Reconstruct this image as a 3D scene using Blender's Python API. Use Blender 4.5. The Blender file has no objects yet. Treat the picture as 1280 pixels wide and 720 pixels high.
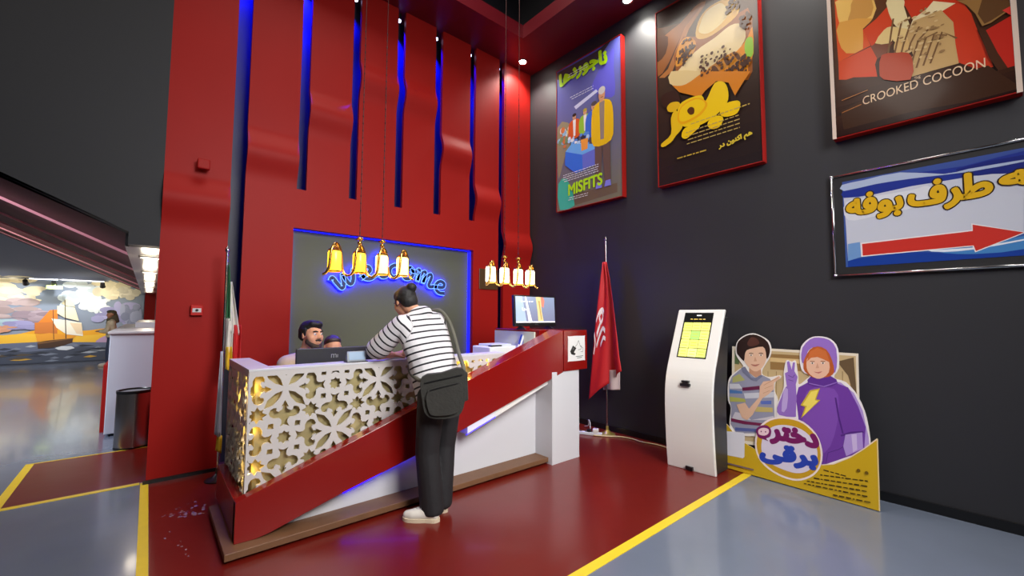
import bpy, bmesh, math, random
from math import sin, cos, pi, radians, sqrt, atan2
from mathutils import Vector, Matrix, noise
from mathutils.geometry import tessellate_polygon
random.seed(7)
S = bpy.context.scene
COL = S.collection

# ---------------------------------------------------------------- camera
H_CAM = 1.5
cd = bpy.data.cameras.new('camera'); cam = bpy.data.objects.new('camera', cd); COL.objects.link(cam)
cd.sensor_width = 36.0; cd.lens = 36.0*530/1280; cd.clip_start = 0.05; cd.clip_end = 200
RT, UP, FW = (0.759566, -0.650407, 0.005564), (-0.046512, -0.045781, 0.997868), (0.648765, 0.758205, 0.065026)
cam.matrix_world = Matrix(((RT[0], UP[0], -FW[0], 0), (RT[1], UP[1], -FW[1], 0), (RT[2], UP[2], -FW[2], H_CAM), (0, 0, 0, 1)))
S.camera = cam

# ---------------------------------------------------------------- view, world, lights
S.view_settings.view_transform = 'Standard'; S.view_settings.look = 'None'
S.view_settings.exposure = 0.0; S.view_settings.gamma = 1.0; S.view_settings.use_curve_mapping = False
S.cycles.max_bounces = 8; S.cycles.sample_clamp_indirect = 6.0

def lin(c):
    return tuple((x/255/12.92 if x/255 <= .04045 else ((x/255+.055)/1.055)**2.4) for x in c[:3])

W = bpy.data.worlds.new('world'); S.world = W; W.use_nodes = True
W.node_tree.nodes['Background'].inputs[0].default_value = (*lin((150, 155, 170)), 1)
W.node_tree.nodes['Background'].inputs[1].default_value = 0.10

def area(name, loc, aim, size, power, color=(255, 246, 235), size_y=None):
    l = bpy.data.lights.new(name, 'AREA'); l.energy = power; l.color = lin(color); l.size = size
    if size_y: l.shape = 'RECTANGLE'; l.size_y = size_y
    o = bpy.data.objects.new(name, l); COL.objects.link(o); o.location = loc
    o.rotation_euler = (Vector(aim)-Vector(loc)).to_track_quat('-Z', 'Y').to_euler(); return o
def spot(name, loc, aim, power, angle=70, blend=.6, color=(255, 244, 230), r=.04):
    l = bpy.data.lights.new(name, 'SPOT'); l.energy = power; l.color = lin(color)
    l.spot_size = radians(angle); l.spot_blend = blend; l.shadow_soft_size = r
    o = bpy.data.objects.new(name, l); COL.objects.link(o); o.location = loc
    o.rotation_euler = (Vector(aim)-Vector(loc)).to_track_quat('-Z', 'Y').to_euler(); return o
def point(name, loc, power, color, r=.03):
    l = bpy.data.lights.new(name, 'POINT'); l.energy = power; l.color = lin(color); l.shadow_soft_size = r
    o = bpy.data.objects.new(name, l); COL.objects.link(o); o.location = loc; return o

# added fill lights for the tall lobby, out of view and without fixtures
area('lobby_fill_light', (1.7, -2.0, 4.3), (2.6, 3.6, 0.6), 2.2, 165, (250, 247, 246)).data.spread = radians(100)
area('lobby_fill_light', (-2.4, 1.4, 6.4), (-1.2, 4.6, 3.0), 1.8, 30)
area('lobby_fill_light', (1.5, 3.1, 7.1), (1.5, 3.4, 0), 2.2, 110)  # overhead fill added to catch the tops of the ribbon swells
area('hall_fill_light', (-2.6, 6.3, 2.9), (-.1, 7.6, .3), 1.0, 48, (240, 244, 255)).data.spread = radians(95)  # fill added to brighten the near end of the hall counter
# added white fill over the far hall, no fixture belongs to it
area('hall_fill_light', (-3.0, 12.5, 2.9), (-2.2, 15.0, 0), 2.0, 120, (255, 250, 240), 4.0)

# ---------------------------------------------------------------- helpers: materials
MATS = {}
def M(name, rgb, rough=.5, metal=0.0, emit=0.0, var=0.0, vscale=6.0, bump=0.0, bscale=60.0, coat=0.0, ecol=None, spec=.5):
    if name in MATS: return MATS[name]
    m = bpy.data.materials.new(name); m.use_nodes = True; nt = m.node_tree; b = nt.nodes['Principled BSDF']
    c = (*lin(rgb), 1)
    b.inputs['Base Color'].default_value = c; b.inputs['Roughness'].default_value = rough; b.inputs['Metallic'].default_value = metal
    b.inputs['Coat Weight'].default_value = coat; b.inputs['Coat Roughness'].default_value = .08
    b.inputs['Specular IOR Level'].default_value = spec
    if emit:
        b.inputs['Emission Color'].default_value = (*lin(ecol or rgb), 1); b.inputs['Emission Strength'].default_value = emit
    if var or bump:
        tc = nt.nodes.new('ShaderNodeTexCoord')
    if var:
        n = nt.nodes.new('ShaderNodeTexNoise'); n.inputs['Scale'].default_value = vscale; n.inputs['Detail'].default_value = 6
        nt.links.new(tc.outputs['Object'], n.inputs['Vector'])
        mx = nt.nodes.new('ShaderNodeMix'); mx.data_type = 'RGBA'
        mx.inputs['A'].default_value = tuple(min(1, x*(1-var)) for x in c[:3])+(1,)
        mx.inputs['B'].default_value = tuple(min(1, x*(1+var)) for x in c[:3])+(1,)
        nt.links.new(n.outputs['Fac'], mx.inputs['Factor']); nt.links.new(mx.outputs['Result'], b.inputs['Base Color'])
    if bump:
        n2 = nt.nodes.new('ShaderNodeTexNoise'); n2.inputs['Scale'].default_value = bscale; n2.inputs['Detail'].default_value = 4
        nt.links.new(tc.outputs['Object'], n2.inputs['Vector'])
        bp = nt.nodes.new('ShaderNodeBump'); bp.inputs['Strength'].default_value = bump; bp.inputs['Distance'].default_value = .01
        nt.links.new(n2.outputs['Fac'], bp.inputs['Height']); nt.links.new(bp.outputs['Normal'], b.inputs['Normal'])
    MATS[name] = m; return m

def print_mat(name, rough=.4, coat=0.0, bump=0.0):
    """printed sheet: the printed colours are stored per face"""
    if name in MATS: return MATS[name]
    m = M(name, (255, 255, 255), rough, coat=coat, bump=bump, bscale=3.0); nt = m.node_tree
    a = nt.nodes.new('ShaderNodeAttribute'); a.attribute_name = 'ink'
    nt.links.new(a.outputs['Color'], nt.nodes['Principled BSDF'].inputs['Base Color']); return m

# ---------------------------------------------------------------- helpers: objects
ORG = {}
def empty(name, loc, label=None, cat=None, group=None, kind=None):
    o = bpy.data.objects.new(name, None); COL.objects.link(o); o.location = loc; o.empty_display_size = .1
    ORG[o.name] = Vector(loc); tag(o, label, cat, group, kind); return o
def tag(o, label=None, cat=None, group=None, kind=None):
    if label: o['label'] = label
    if cat: o['category'] = cat
    if group: o['group'] = group
    if kind: o['kind'] = kind
    return o
def link(name, me, parent=None, smooth=False, origin=None):
    o = bpy.data.objects.new(name, me); COL.objects.link(o)
    if parent is not None:
        org = ORG[parent.name]
    elif origin is not None: org = Vector(origin)
    else:
        xs = [v.co.x for v in me.vertices]; ys = [v.co.y for v in me.vertices]; zs = [v.co.z for v in me.vertices]
        org = Vector(((min(xs)+max(xs))/2, (min(ys)+max(ys))/2, min(zs)))
    me.transform(Matrix.Translation(-org))
    if parent is not None: o.parent = parent
    else: o.location = org
    ORG[o.name] = org
    if smooth:
        for p in me.polygons: p.use_smooth = True
    return o
def struct(o): o['kind'] = 'structure'; return o

class MB:
    def __init__(s, xf=None): s.bm = bmesh.new(); s.xf = xf; s.mi = 0
    def _add(s, vs, fs):
        if s.xf is not None: vs = [s.xf @ Vector(v) for v in vs]
        bv = [s.bm.verts.new(v) for v in vs]
        for f in fs:
            try:
                fc = s.bm.faces.new([bv[i] for i in f]); fc.material_index = s.mi
            except ValueError: pass
        return s
    def box(s, x0, x1, y0, y1, z0, z1):
        v = [(x, y, z) for z in (z0, z1) for y in (y0, y1) for x in (x0, x1)]
        return s._add(v, [(0, 2, 3, 1), (4, 5, 7, 6), (0, 1, 5, 4), (2, 6, 7, 3), (0, 4, 6, 2), (1, 3, 7, 5)])
    def loft(s, rings, caps=True, closed=True):
        n = len(rings[0]); v = [p for r in rings for p in r]; f = []
        for i in range(len(rings)-1):
            for j in range(n if closed else n-1):
                k = (j+1) % n; f.append((i*n+j, i*n+k, (i+1)*n+k, (i+1)*n+j))
        if caps: f += [tuple(range(n-1, -1, -1)), tuple(range((len(rings)-1)*n, len(rings)*n))]
        return s._add(v, f)
    def tube(s, pts, r, n=8, closed=False):
        pts = [Vector(p) for p in pts]; rs = r if isinstance(r, (list, tuple)) else [r]*len(pts)
        rings = []; up = None
        for i, p in enumerate(pts):
            a = pts[i-1] if (i or closed) else p; b = pts[(i+1) % len(pts)] if (i < len(pts)-1 or closed) else p
            t = (b-a).normalized()
            if up is None:
                up = Vector((0, 0, 1)) if abs(t.z) < .9 else Vector((1, 0, 0))
            u = (up - t*up.dot(t)); u = u.normalized() if u.length > 1e-6 else t.orthogonal().normalized(); w = t.cross(u); up = u
            rings.append([p + (u*cos(2*pi*k/n) + w*sin(2*pi*k/n))*rs[i] for k in range(n)])
        if closed: rings.append(rings[0]); return s.loft(rings, caps=False)
        return s.loft(rings)
    def cyl(s, p0, p1, r0, r1=None, n=20): return s.tube([p0, p1], [r0, r0 if r1 is None else r1], n)
    def lathe(s, prof, c, n=28, caps=True):
        return s.loft([[(c[0]+r*cos(2*pi*k/n), c[1]+r*sin(2*pi*k/n), c[2]+z) for k in range(n)] for r, z in prof], caps)
    def ball(s, c, r, n=12, sc=(1, 1, 1)):
        prof = [(max(1e-4, r*sin(pi*i/n)), -r*cos(pi*i/n)) for i in range(n+1)]
        return s.loft([[(c[0]+a*sc[0]*cos(2*pi*k/(2*n)), c[1]+a*sc[1]*sin(2*pi*k/(2*n)), c[2]+z*sc[2]) for k in range(2*n)] for a, z in prof])
    def prism(s, poly, f0, f1):
        """poly: 2-D outline; f0/f1 map (a,b) to the near and far face"""
        n = len(poly); v = [f0(*p) for p in poly]+[f1(*p) for p in poly]
        tri = tessellate_polygon([[Vector((a, b, 0)) for a, b in poly]])
        f = [tuple(t) for t in tri]+[tuple(i+n for i in reversed(t)) for t in tri]
        f += [(i, i+n, (i+1) % n+n, (i+1) % n) for i in range(n)]
        return s._add(v, f)
    def flat(s, poly, f0):
        tri = tessellate_polygon([[Vector((a, b, 0)) for a, b in poly]])
        return s._add([f0(*p) for p in poly], [tuple(t) for t in tri])
    def mesh(s, name, mats, recalc=True):
        if recalc: bmesh.ops.recalc_face_normals(s.bm, faces=s.bm.faces)
        me = bpy.data.meshes.new(name); s.bm.to_mesh(me); s.bm.free()
        for m in (mats if isinstance(mats, (list, tuple)) else [mats]): me.materials.append(m)
        return me
    def build(s, name, mats, parent=None, smooth=False, bevel=0.0, seg=2, auto=False, origin=None):
        o = link(name, s.mesh(name, mats), parent, smooth, origin)
        if bevel:
            b = o.modifiers.new('bevel', 'BEVEL'); b.width = bevel; b.segments = seg; b.limit_method = 'ANGLE'; b.angle_limit = radians(35)
        if auto:
            try: o.data.shade_smooth_by_angle(angle=radians(40)) if hasattr(o.data, 'shade_smooth_by_angle') else None
            except Exception: pass
            for p in o.data.polygons: p.use_smooth = True
            es = o.modifiers.new('edges', 'EDGE_SPLIT'); es.split_angle = radians(38)
        return o

def evaluated(o):
    dg = bpy.context.evaluated_depsgraph_get(); dg.update()
    return bpy.data.meshes.new_from_object(o.evaluated_get(dg))

# ---- soft bodies: hulls of balls merged into one skin by a voxel remesh
def hull_into(bm, balls, seg=14):
    vs = []
    for p, r in balls:
        rr = r if isinstance(r, (tuple, list)) else (r, r, r)
        mt = Matrix.Translation(p) @ Matrix.Diagonal((*rr, 1))
        vs += bmesh.ops.create_uvsphere(bm, u_segments=seg, v_segments=max(6, seg*2//3), radius=1, matrix=mt)['verts']
    res = bmesh.ops.convex_hull(bm, input=vs)
    dele = set(res.get('geom_interior', [])) | set(res.get('geom_unused', []))
    bmesh.ops.delete(bm, geom=[g for g in dele if isinstance(g, bmesh.types.BMVert)], context='VERTS')
def soft(name, hulls, mat, parent=None, voxel=.012, smooth=4, origin=None, factor=.5):
    big = bpy.data.meshes.new('tmp'); bm = bmesh.new()
    for h in hulls:
        b = bmesh.new(); hull_into(b, h); bmesh.ops.recalc_face_normals(b, faces=b.faces)
        t = bpy.data.meshes.new('t'); b.to_mesh(t); b.free(); bm.from_mesh(t); bpy.data.meshes.remove(t)
    bm.to_mesh(big); bm.free()
    o = bpy.data.objects.new('tmp', big); COL.objects.link(o)
    r = o.modifiers.new('r', 'REMESH'); r.mode = 'VOXEL'; r.voxel_size = voxel
    if smooth:
        sm = o.modifiers.new('s', 'SMOOTH'); sm.iterations = smooth; sm.factor = factor
    me = evaluated(o); bpy.data.objects.remove(o); bpy.data.meshes.remove(big)
    me.materials.clear(); me.materials.append(mat); me.name = name
    return link(name, me, parent, True, origin)
def limb(*ps): return [[a, b] for a, b in zip(ps[:-1], ps[1:])]

# ---- lettering
ISO = {'ا': 'FE8D', 'ب': 'FE8F', 'پ': 'FB56', 'ت': 'FE95', 'ج': 'FE9D', 'چ': 'FB7A', 'خ': 'FEA5', 'د': 'FEA9', 'ر': 'FEAD', 'ز': 'FEAF', 'س': 'FEB1', 'ش': 'FEB5',
       'ط': 'FEC1', 'ع': 'FEC9', 'ف': 'FED1', 'ق': 'FED5', 'ک': 'FB8E', 'گ': 'FB92', 'ل': 'FEDD', 'م': 'FEE1', 'ن': 'FEE5', 'ه': 'FEE9', 'و': 'FEED', 'ی': 'FBFC'}
def shape_fa(s):
    out = []
    def joins_next(c): return c in ISO and c not in 'ادرزو'
    for i, c in enumerate(s):
        if c not in ISO: out.append(c); continue
        pre = i > 0 and joins_next(s[i-1]); nxt = i+1 < len(s) and joins_next(c) and s[i+1] in ISO
        k = int(ISO[c], 16)
        out.append(chr(k + (3 if pre and nxt else 2 if nxt else 1 if pre else 0)))
    return ''.join(reversed(out))
def text_geo(s, bold=0.0, fa=False):
    """outline of a line of text, scaled to a unit box: (verts in 0..1, faces, aspect)"""
    c = bpy.data.curves.new('txt', 'FONT'); c.body = shape_fa(s) if fa else s; c.offset = bold; c.resolution_u = 4
    o = bpy.data.objects.new('txt', c); COL.objects.link(o)
    dg = bpy.context.evaluated_depsgraph_get(); dg.update(); cv = o.evaluated_get(dg).to_curve(dg)
    loops = []
    for sp in cv.splines:
        bp = sp.bezier_points; P = []; n = len(bp)
        for i in range(n):
            a, b_ = bp[i], bp[(i+1) % n]; k = 1 if (a.handle_right-a.co).length+(b_.handle_left-b_.co).length < 1e-5 else 5
            for q in range(k):
                t = q/k; w = a.co*(1-t)**3+a.handle_right*3*t*(1-t)**2+b_.handle_left*3*t*t*(1-t)+b_.co*t**3; P.append((w.x, w.y))
        if len(P) > 2: loops.append(P)
    o.to_curve_clear() if not o.is_evaluated else None
    bpy.data.objects.remove(o); bpy.data.curves.remove(c)
    ar = lambda p: .5*sum(p[i-1][0]*p[i][1]-p[i][0]*p[i-1][1] for i in range(len(p)))
    def inside(q, p):
        r = False
        for i in range(len(p)):
            (x0, y0), (x1, y1) = p[i-1], p[i]
            if (y0 > q[1]) != (y1 > q[1]) and q[0] < (x1-x0)*(q[1]-y0)/(y1-y0)+x0: r = not r
        return r
    sg = 1 if ar(max(loops, key=lambda p: abs(ar(p)))) > 0 else -1
    outs = [[p] for p in loops if ar(p)*sg > 0]
    for h in loops:
        if ar(h)*sg < 0:
            own = [g for g in outs if inside(h[0], g[0])]
            if own: min(own, key=lambda g: abs(ar(g[0]))).append(h)
    vs = []; fs = []
    for g in outs:
        b0 = len(vs); vs += [v for p in g for v in p]
        fs += [tuple(b0+i for i in t) for t in tessellate_polygon([[Vector((x, y, 0)) for x, y in p] for p in g])]
    x0 = min(v[0] for v in vs); x1 = max(v[0] for v in vs); y0 = min(v[1] for v in vs); y1 = max(v[1] for v in vs)
    return [((a-x0)/(x1-x0), (b-y0)/(y1-y0)) for a, b in vs], fs, (x1-x0)/(y1-y0)

def smooth_poly(p, n=4):
    out = []; L = len(p)
    for i in range(L):
        a, b, c, d = (Vector(p[(i+k-1) % L]) for k in range(4))
        for j in range(n):
            t = j/n; out.append(tuple(.5*((2*b)+(c-a)*t+(2*a-5*b+4*c-d)*t*t+(3*b-a-3*c+d)*t**3)))
    return out
def ell(cx, cy, rx, ry, n=28, rot=0):
    return [(cx+rx*cos(2*pi*k/n)*cos(rot)-ry*sin(2*pi*k/n)*sin(rot), cy+rx*cos(2*pi*k/n)*sin(rot)+ry*sin(2*pi*k/n)*cos(rot)) for k in range(n)]
def stroke(pts, w):
    pts = [Vector(p) for p in pts]; L = []; Rr = []
    for i, p in enumerate(pts):
        t = (pts[min(i+1, len(pts)-1)]-pts[max(i-1, 0)]).normalized(); nn = Vector((-t.y, t.x))*w/2
        L.append(tuple(p+nn)); Rr.append(tuple(p-nn))
    return L+Rr[::-1]

class Art:
    """a printed sheet: flat inks laid over each other on one plane"""
    def __init__(s, f): s.f = f; s.v = []; s.fc = []; s.col = []; s.k = 0
    def poly(s, rgb, p, sm=0):
        if sm: p = smooth_poly(p, sm)
        b = len(s.v); z = s.k*.00012; s.k += 1
        s.v += [s.f(a, c, z) for a, c in p]
        for t in tessellate_polygon([[Vector((a, c, 0)) for a, c in p]]):
            s.fc.append(tuple(b+i for i in t)); s.col.append(rgb)
        return s
    def grad(s, c0, c1, u0, u1, v0, v1, n=24):
        """printed blend from c0 (bottom) to c1 (top)"""
        b = len(s.v); z = s.k*.00012; s.k += 1
        for i in range(n+1):
            v = v0+(v1-v0)*i/n; s.v += [s.f(u0, v, z), s.f(u1, v, z)]
        for i in range(n):
            t = (i+.5)/n; s.fc.append((b+2*i, b+2*i+1, b+2*i+3, b+2*i+2)); s.col.append(tuple(c0[k]+(c1[k]-c0[k])*t for k in range(3)))
        return s
    def text(s, rgb, txt, p0, pu, pv, bold=0.0, fa=False, warp=None):
        if bold > 0:
            for k in range(12):
                d = Vector((bold*cos(k*pi/6), bold*sin(k*pi/6))); s.text(rgb, txt, tuple(Vector(p0)+d), tuple(Vector(pu)+d), tuple(Vector(pv)+d), -1, fa, warp); s.k -= .7
            bold = -1
        """p0 lower-left corner, pu/pv the lower-right and upper-left corners of the line's box"""
        vs, fs, _ = text_geo(txt, 0, fa); b = len(s.v); z = s.k*.00012; s.k += 1
        P0, U, V = Vector(p0), Vector(pu)-Vector(p0), Vector(pv)-Vector(p0)
        for a, c in vs:
            if warp: a, c = warp(a, c)
            q = P0+U*a+V*c; s.v.append(s.f(q.x, q.y, z))
        for f in fs: s.fc.append(tuple(b+i for i in f)); s.col.append(rgb)
        return s
    def build(s, name, mat, parent=None):
        me = bpy.data.meshes.new(name); me.from_pydata([tuple(v) for v in s.v], [], s.fc); me.materials.append(mat)
        at = me.color_attributes.new('ink', 'FLOAT_COLOR', 'CORNER')
        cache = {}
        for p in me.polygons:
            c = s.col[p.index]; l = cache.setdefault(c, (*lin(c), 1))
            for li in p.loop_indices: at.data[li].color = l
        return link(name, me, parent)
# ---------------------------------------------------------------- materials
RED = M('red_lacquer', (154, 25, 20), .5, var=.06, vscale=2.0, spec=.16)
RED_DK = M('dark_red_soffit', (112, 16, 30), .45)
RED_GLOSS = M('red_gloss', (130, 15, 10), .24, coat=.2)
CHAR = M('charcoal_paint', (46, 46, 50), .5, var=.05, vscale=1.5)
BLACK = M('black_ceiling', (22, 20, 21), .7)
BLACKM = M('black_plastic', (20, 20, 22), .35)
WHITE = M('white_laminate', (206, 207, 211), .3)
WHITE_G = M('white_gloss', (232, 231, 226), .2, coat=.3)
GOLD = M('gold_sheet', (196, 182, 132), .45, metal=.75, bump=.4, bscale=9)
GOLDTUBE = M('gold_tube', (222, 176, 90), .22, metal=1.0)
WOOD = M('brown_wood', (112, 78, 52), .5, var=.25, vscale=9)
CHROME = M('chrome', (205, 205, 208), .18, metal=1.0)
STEEL = M('brushed_steel', (186, 178, 172), .28, metal=1.0)
YELLOW = M('yellow_paint', (226, 196, 44), .4, var=.08, vscale=14)
OLIVE = M('grey_panel', (90, 93, 72), .6)
BLUE_LED = M('blue_led', (20, 20, 255), .5, emit=6.0, ecol=(10, 10, 255))

def floor_mat(name, rgb, rough, seam):
    m = M(name, rgb, rough, var=.12, vscale=1.6, bump=.25, bscale=2.2, coat=.35 if seam else .15); return m
GREY_FL = floor_mat('grey_epoxy', (106, 115, 132), .22, True)
RED_FL = floor_mat('red_epoxy', (104, 23, 15), .28, False)

# ---------------------------------------------------------------- floor
struct(MB().box(-11, 4.9, -6, 18.6, -.2, 0).build('floor', GREY_FL, origin=(0, 0, 0)))
struct(MB().box(.072, 4.655, 1.72, 5.3, 0, .003).build('floor_red_area', RED_FL, origin=(0, 0, 0)))
struct(MB().box(-.79, .10, 5.08, 6.36, 0, .003).build('floor_red_strip', RED_FL, origin=(0, 0, 0)))
def tape(n, x0, x1, y0, y1): struct(MB().box(x0, x1, y0, y1, 0, .0045).build('trim_%d' % n, YELLOW))
tape(1, .015, .070, -3.0, 5.06)
tape(2, .07, 4.64, 1.655, 1.722)
tape(3, -.85, -.79, 5.03, 6.38)
tape(4, -.79, .01, 5.03, 5.08)
tape(5, -.79, .10, 6.36, 6.385)

# worn spots where the red coat has chipped
b = MB()
rnd = random.Random(3)
for k in range(46):
    t = rnd.random()
    if k < 26: cx, cy = .33+rnd.gauss(0, .05), 4.1+rnd.gauss(0, .10)
    elif k < 38: cx, cy = .13+rnd.random()*.2, 4.13+rnd.gauss(0, .04)
    else: cx, cy = .24+rnd.gauss(0, .03), 3.5+rnd.gauss(0, .12)
    r = .003+rnd.random()*.012*(1 if k < 26 else .5)
    b.flat([(cx+r*(.5+rnd.random())*cos(a*pi/4), cy+r*(.5+rnd.random())*1.4*sin(a*pi/4)) for a in range(8)], lambda x, y: (x, y, .0038))
o = b.build('paint_chips', M('chipped_paint', (150, 120, 118), .7, var=.3, vscale=40)); tag(o, 'pale chipped patches in the red floor paint by the desk corner', 'chipped paint', kind='stuff')

# ---------------------------------------------------------------- walls
XR = 4.67
struct(MB().box(XR, XR+.2, -6, 5.4, 0, 7.2).build('wall_right', CHAR, origin=(XR, 0, 0)))
struct(MB().box(XR-.014, XR, -6, 4.98, 0, .075).build('baseboard_right', BLACKM))
struct(MB().box(.08, XR, 5.26, 5.4, 0, 7.2).build('wall_back', M('dark_backing', (38, 38, 46), .5)))
# red front: ribbons that swell outwards, on a continuous lower sheet with the grey recess
HUMP = {}
RIB = [(.05, .565, 2.54), (.69, 1.17, 3.15), (1.268, 1.735, 3.75), (1.826, 2.305, 4.34), (2.41, 2.868, 4.34), (2.978, 3.452, 3.75), (3.55, 3.997, 3.15), (4.098, 4.655, 2.54)]
def hump(z, zc):
    t = (z-(zc-.30))/.60
    if t <= 0 or t >= 1: return 0.0
    # quick swell at the top, long fall below
    t = t**1.25
    return .068*(.5-.5*cos(2*pi*t))
def ribbon(b, x0, x1, z0, z1, zc, y0=5.0, th=.05):
    zs = sorted(set([z0, z1]+[z0+(z1-z0)*i/4 for i in range(5)]+[zc-.32+.64*i/36 for i in range(37) if z0 < zc-.32+.64*i/36 < z1]))
    rings = []
    for z in zs:
        y = y0-hump(z, zc); rings.append([(x0, y, z), (x1, y, z), (x1, y+th, z), (x0, y+th, z)])
    b.loft(rings)
ZT = 5.52
b = MB()
for i in range(1, 7): ribbon(b, RIB[i][0], RIB[i][1], 2.872 if i < 6 else 0, ZT, RIB[i][2])
# lower sheet around the recess
x0, x1 = RIB[1][0], RIB[6][0]
b.box(x0, x1, 5.0, 5.05, 2.442, 2.872); b.box(x0, 1.155, 5.0, 5.05, 0, 2.442); b.box(3.535, x1, 5.0, 5.05, 0, 2.442)
struct(b.build('wall_red', RED, auto=True, origin=(0, 5, 0)))
for n, i in ((6, 0), (7, 7)):
    b = MB(); ribbon(b, RIB[i][0], RIB[i][1], 0 if i else .0, ZT, RIB[i][2], th=.06)
    struct(b.build('trim_%d' % n, RED, auto=True))
struct(MB().box(.03, .60, 4.985, 5.0, 0, .035).build('baseboard_back', BLACKM))
# recess: grey panel and its reveals with blue light strips
b = MB(); b.box(1.155, 3.535, 5.115, 5.15, 0, 2.442); b.box(1.13, 1.155, 5.05, 5.15, 0, 2.47); b.box(3.535, 3.56, 5.05, 5.15, 0, 2.47); b.box(1.155, 3.535, 5.05, 5.15, 2.442, 2.47)
struct(b.build('wall_recess', OLIVE, origin=(0, 5.1, 0)))
b = MB(); b.box(1.157, 3.533, 5.098, 5.112, 2.436, 2.441); b.box(3.521, 3.533, 5.07, 5.112, .5, 2.43); b.box(1.157, 1.167, 5.085, 5.105, .5, 2.43)
tag(b.build('led_strip', BLUE_LED), 'thin blue light strip around the edge of the grey wall recess', 'light strip')

# dark wall above the way into the hall, its lower edge stepped and then sloping up to the left
b = MB(); SL = .487
poly = [(.05, 2.11), (.05, 7.2), (-11, 7.2), (-11, 2.22+SL*10.835), (-.165, 2.22), (-.165, 2.11)]
b.prism(poly, lambda x, z: (x, 5.0, z), lambda x, z: (x, 5.19, z))
struct(b.build('wall_left', M('charcoal_paint_left', (45, 46, 50), .6, spec=.3), origin=(0, 5, 0)))
# soffits and ceiling
b = MB(); b.box(-11, XR, 4.40, 5.26, 5.5, 5.56); b.box(3.95, XR, -6, 4.40, 5.5, 5.56)
b.box(-11, 3.95, 4.38, 4.40, 5.5, 5.7); b.box(3.93, 3.95, -6, 4.40, 5.5, 5.7)
struct(b.build('ceiling_soffit', RED_DK, origin=(0, 0, 5.5)))
struct(MB().box(-11, 4.9, -6, 5.4, 7.2, 7.3).build('ceiling', BLACK, origin=(0, 0, 7.2)))

# ---------------------------------------------------------------- the far hall
def slope(x): return 2.22+SL*(-.165-x)
b = MB(); b.prism([(-.165, 2.22), (-11, slope(-11)), (-11, slope(-11)+.15), (-.165, 2.37)], lambda x, z: (x, 5.19, z), lambda x, z: (x, 18.31, z))
struct(b.build('ceiling_slope', M('maroon_panel', (92, 12, 30), .7, var=.1, vscale=.6), origin=(0, 5, 2.2)))
for k in range(6):
    y = 7.05+2.46*k; b = MB()
    b.prism([(-.17, slope(-.17)-.03), (-11, slope(-11)-.03), (-11, slope(-11)+.01), (-.17, slope(-.17)+.01)], lambda x, z: (x, y-.025, z), lambda x, z: (x, y+.025, z))
    struct(b.build('trim_%d' % (8+k), M('seam_metal', (226, 150, 162), .6)))
b = MB(); b.box(-.165, .40, 5.19, 18.4, 2.11, 2.16); b.box(-.19, -.165, 5.19, 18.4, 2.11, 2.24)
struct(b.build('ceiling_strip', M('metal_ceiling', (176, 172, 166), .22, metal=.7, bump=.2, bscale=4), origin=(0, 5, 2.1)))
struct(MB().box(.30, .40, 5.42, 18.4, 0, 2.11).build('wall_hall_side', RED, origin=(.3, 12, 0)))
struct(MB().box(-11, .40, 18.4, 18.55, 0, 8).build('wall_hall_far', M('bluegrey_paint', (128, 136, 156), .55), origin=(0, 18.4, 0)))
struct(MB().box(-11.1, -11, -6, 18.5, 0, 8).build('wall_hall_left', CHAR, origin=(-11, 5, 0)))
struct(MB().box(-.10, .16, 17.7, 17.95, 0, 2.11).build('pillar', RED))
for k, y in enumerate((6.0, 8.15, 10.6, 13.0, 15.6)):
    r = empty('ceiling_downlight', (-.01, y, 2.095), '%s round downlight in the metal ceiling strip of the hall' % ('nearest', 'second nearest', 'third', 'fourth', 'farthest')[k], 'ceiling light', 'downlights in the hall ceiling strip')
    MB().lathe([(.085, 0), (.10, 0), (.10, .014), (.085, .014)], (-.01, y, 2.094), 24, caps=False).build('rim', CHROME, r)
    MB().lathe([(.001, 0), (.086, 0), (.086, .010), (.001, .010)], (-.01, y, 2.098), 24).build('lens', M('warm_lens', (255, 246, 226), .4, emit=4), r)
    point('downlight_glow', (-.01, y, 1.98), 3.5, (255, 240, 214), .08)

# mural of a sailing ship
MX, MW, MH, MZ = -6.0, 5.88, 2.46, .06
def mur(u, v, z): return (MX+u, 18.395-.02-z, MZ+v)
A = Art(mur)
A.grad((150, 158, 176), (120, 138, 160), 0, MW, 0, MH)
rnd = random.Random(11)
def PXM(s): return s
MU = lambda px: [(x-MX, z-MZ) for x, z in px]
for (cx, cy, rx, ry, c) in [(2.6, 2.2, .9, .35, (226, 214, 176)), (3.1, 2.0, .5, .25, (236, 228, 196)), (2.0, 1.9, .8, .4, (196, 178, 170)), (2.8, 1.55, .7, .3, (178, 160, 160)), (3.5, 1.35, .5, .18, (160, 144, 156)),
        (4.5, 2.1, .5, .3, (214, 230, 236)), (4.75, 1.75, .35, .3, (228, 238, 242)), (4.3, 1.85, .3, .25, (196, 214, 226)), (5.1, 2.15, .42, .3, (226, 218, 186)), (5.5, 2.1, .3, .2, (210, 206, 186)), (5.2, 1.45, .5, .35, (164, 164, 206)), (5.6, 1.3, .3, .5, (150, 158, 186)),
        (2.9, 1.15, .55, .1, (170, 196, 206)), (3.3, 1.05, .6, .14, (150, 148, 192)), (2.7, .98, .4, .1, (226, 170, 140))]:
    for j in range(20):
        jt = rnd.randint(-24, 14); A.poly(tuple(max(0, min(255, c[i]+jt)) for i in range(3)), ell(cx+rnd.uniform(-.8, .8)*rx, cy+rnd.uniform(-.8, .8)*ry, rx*rnd.uniform(.15, .5), ry*rnd.uniform(.15, .5), 12))
A.poly((240, 172, 40), [(0, .55), (0, .95), (1.2, .85), (2.4, .95), (3.0, .80), (3.8, 1.0), (4.4, .9), (5.1, .98), (5.5, .9), (5.5, .55)], 3)
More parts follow.
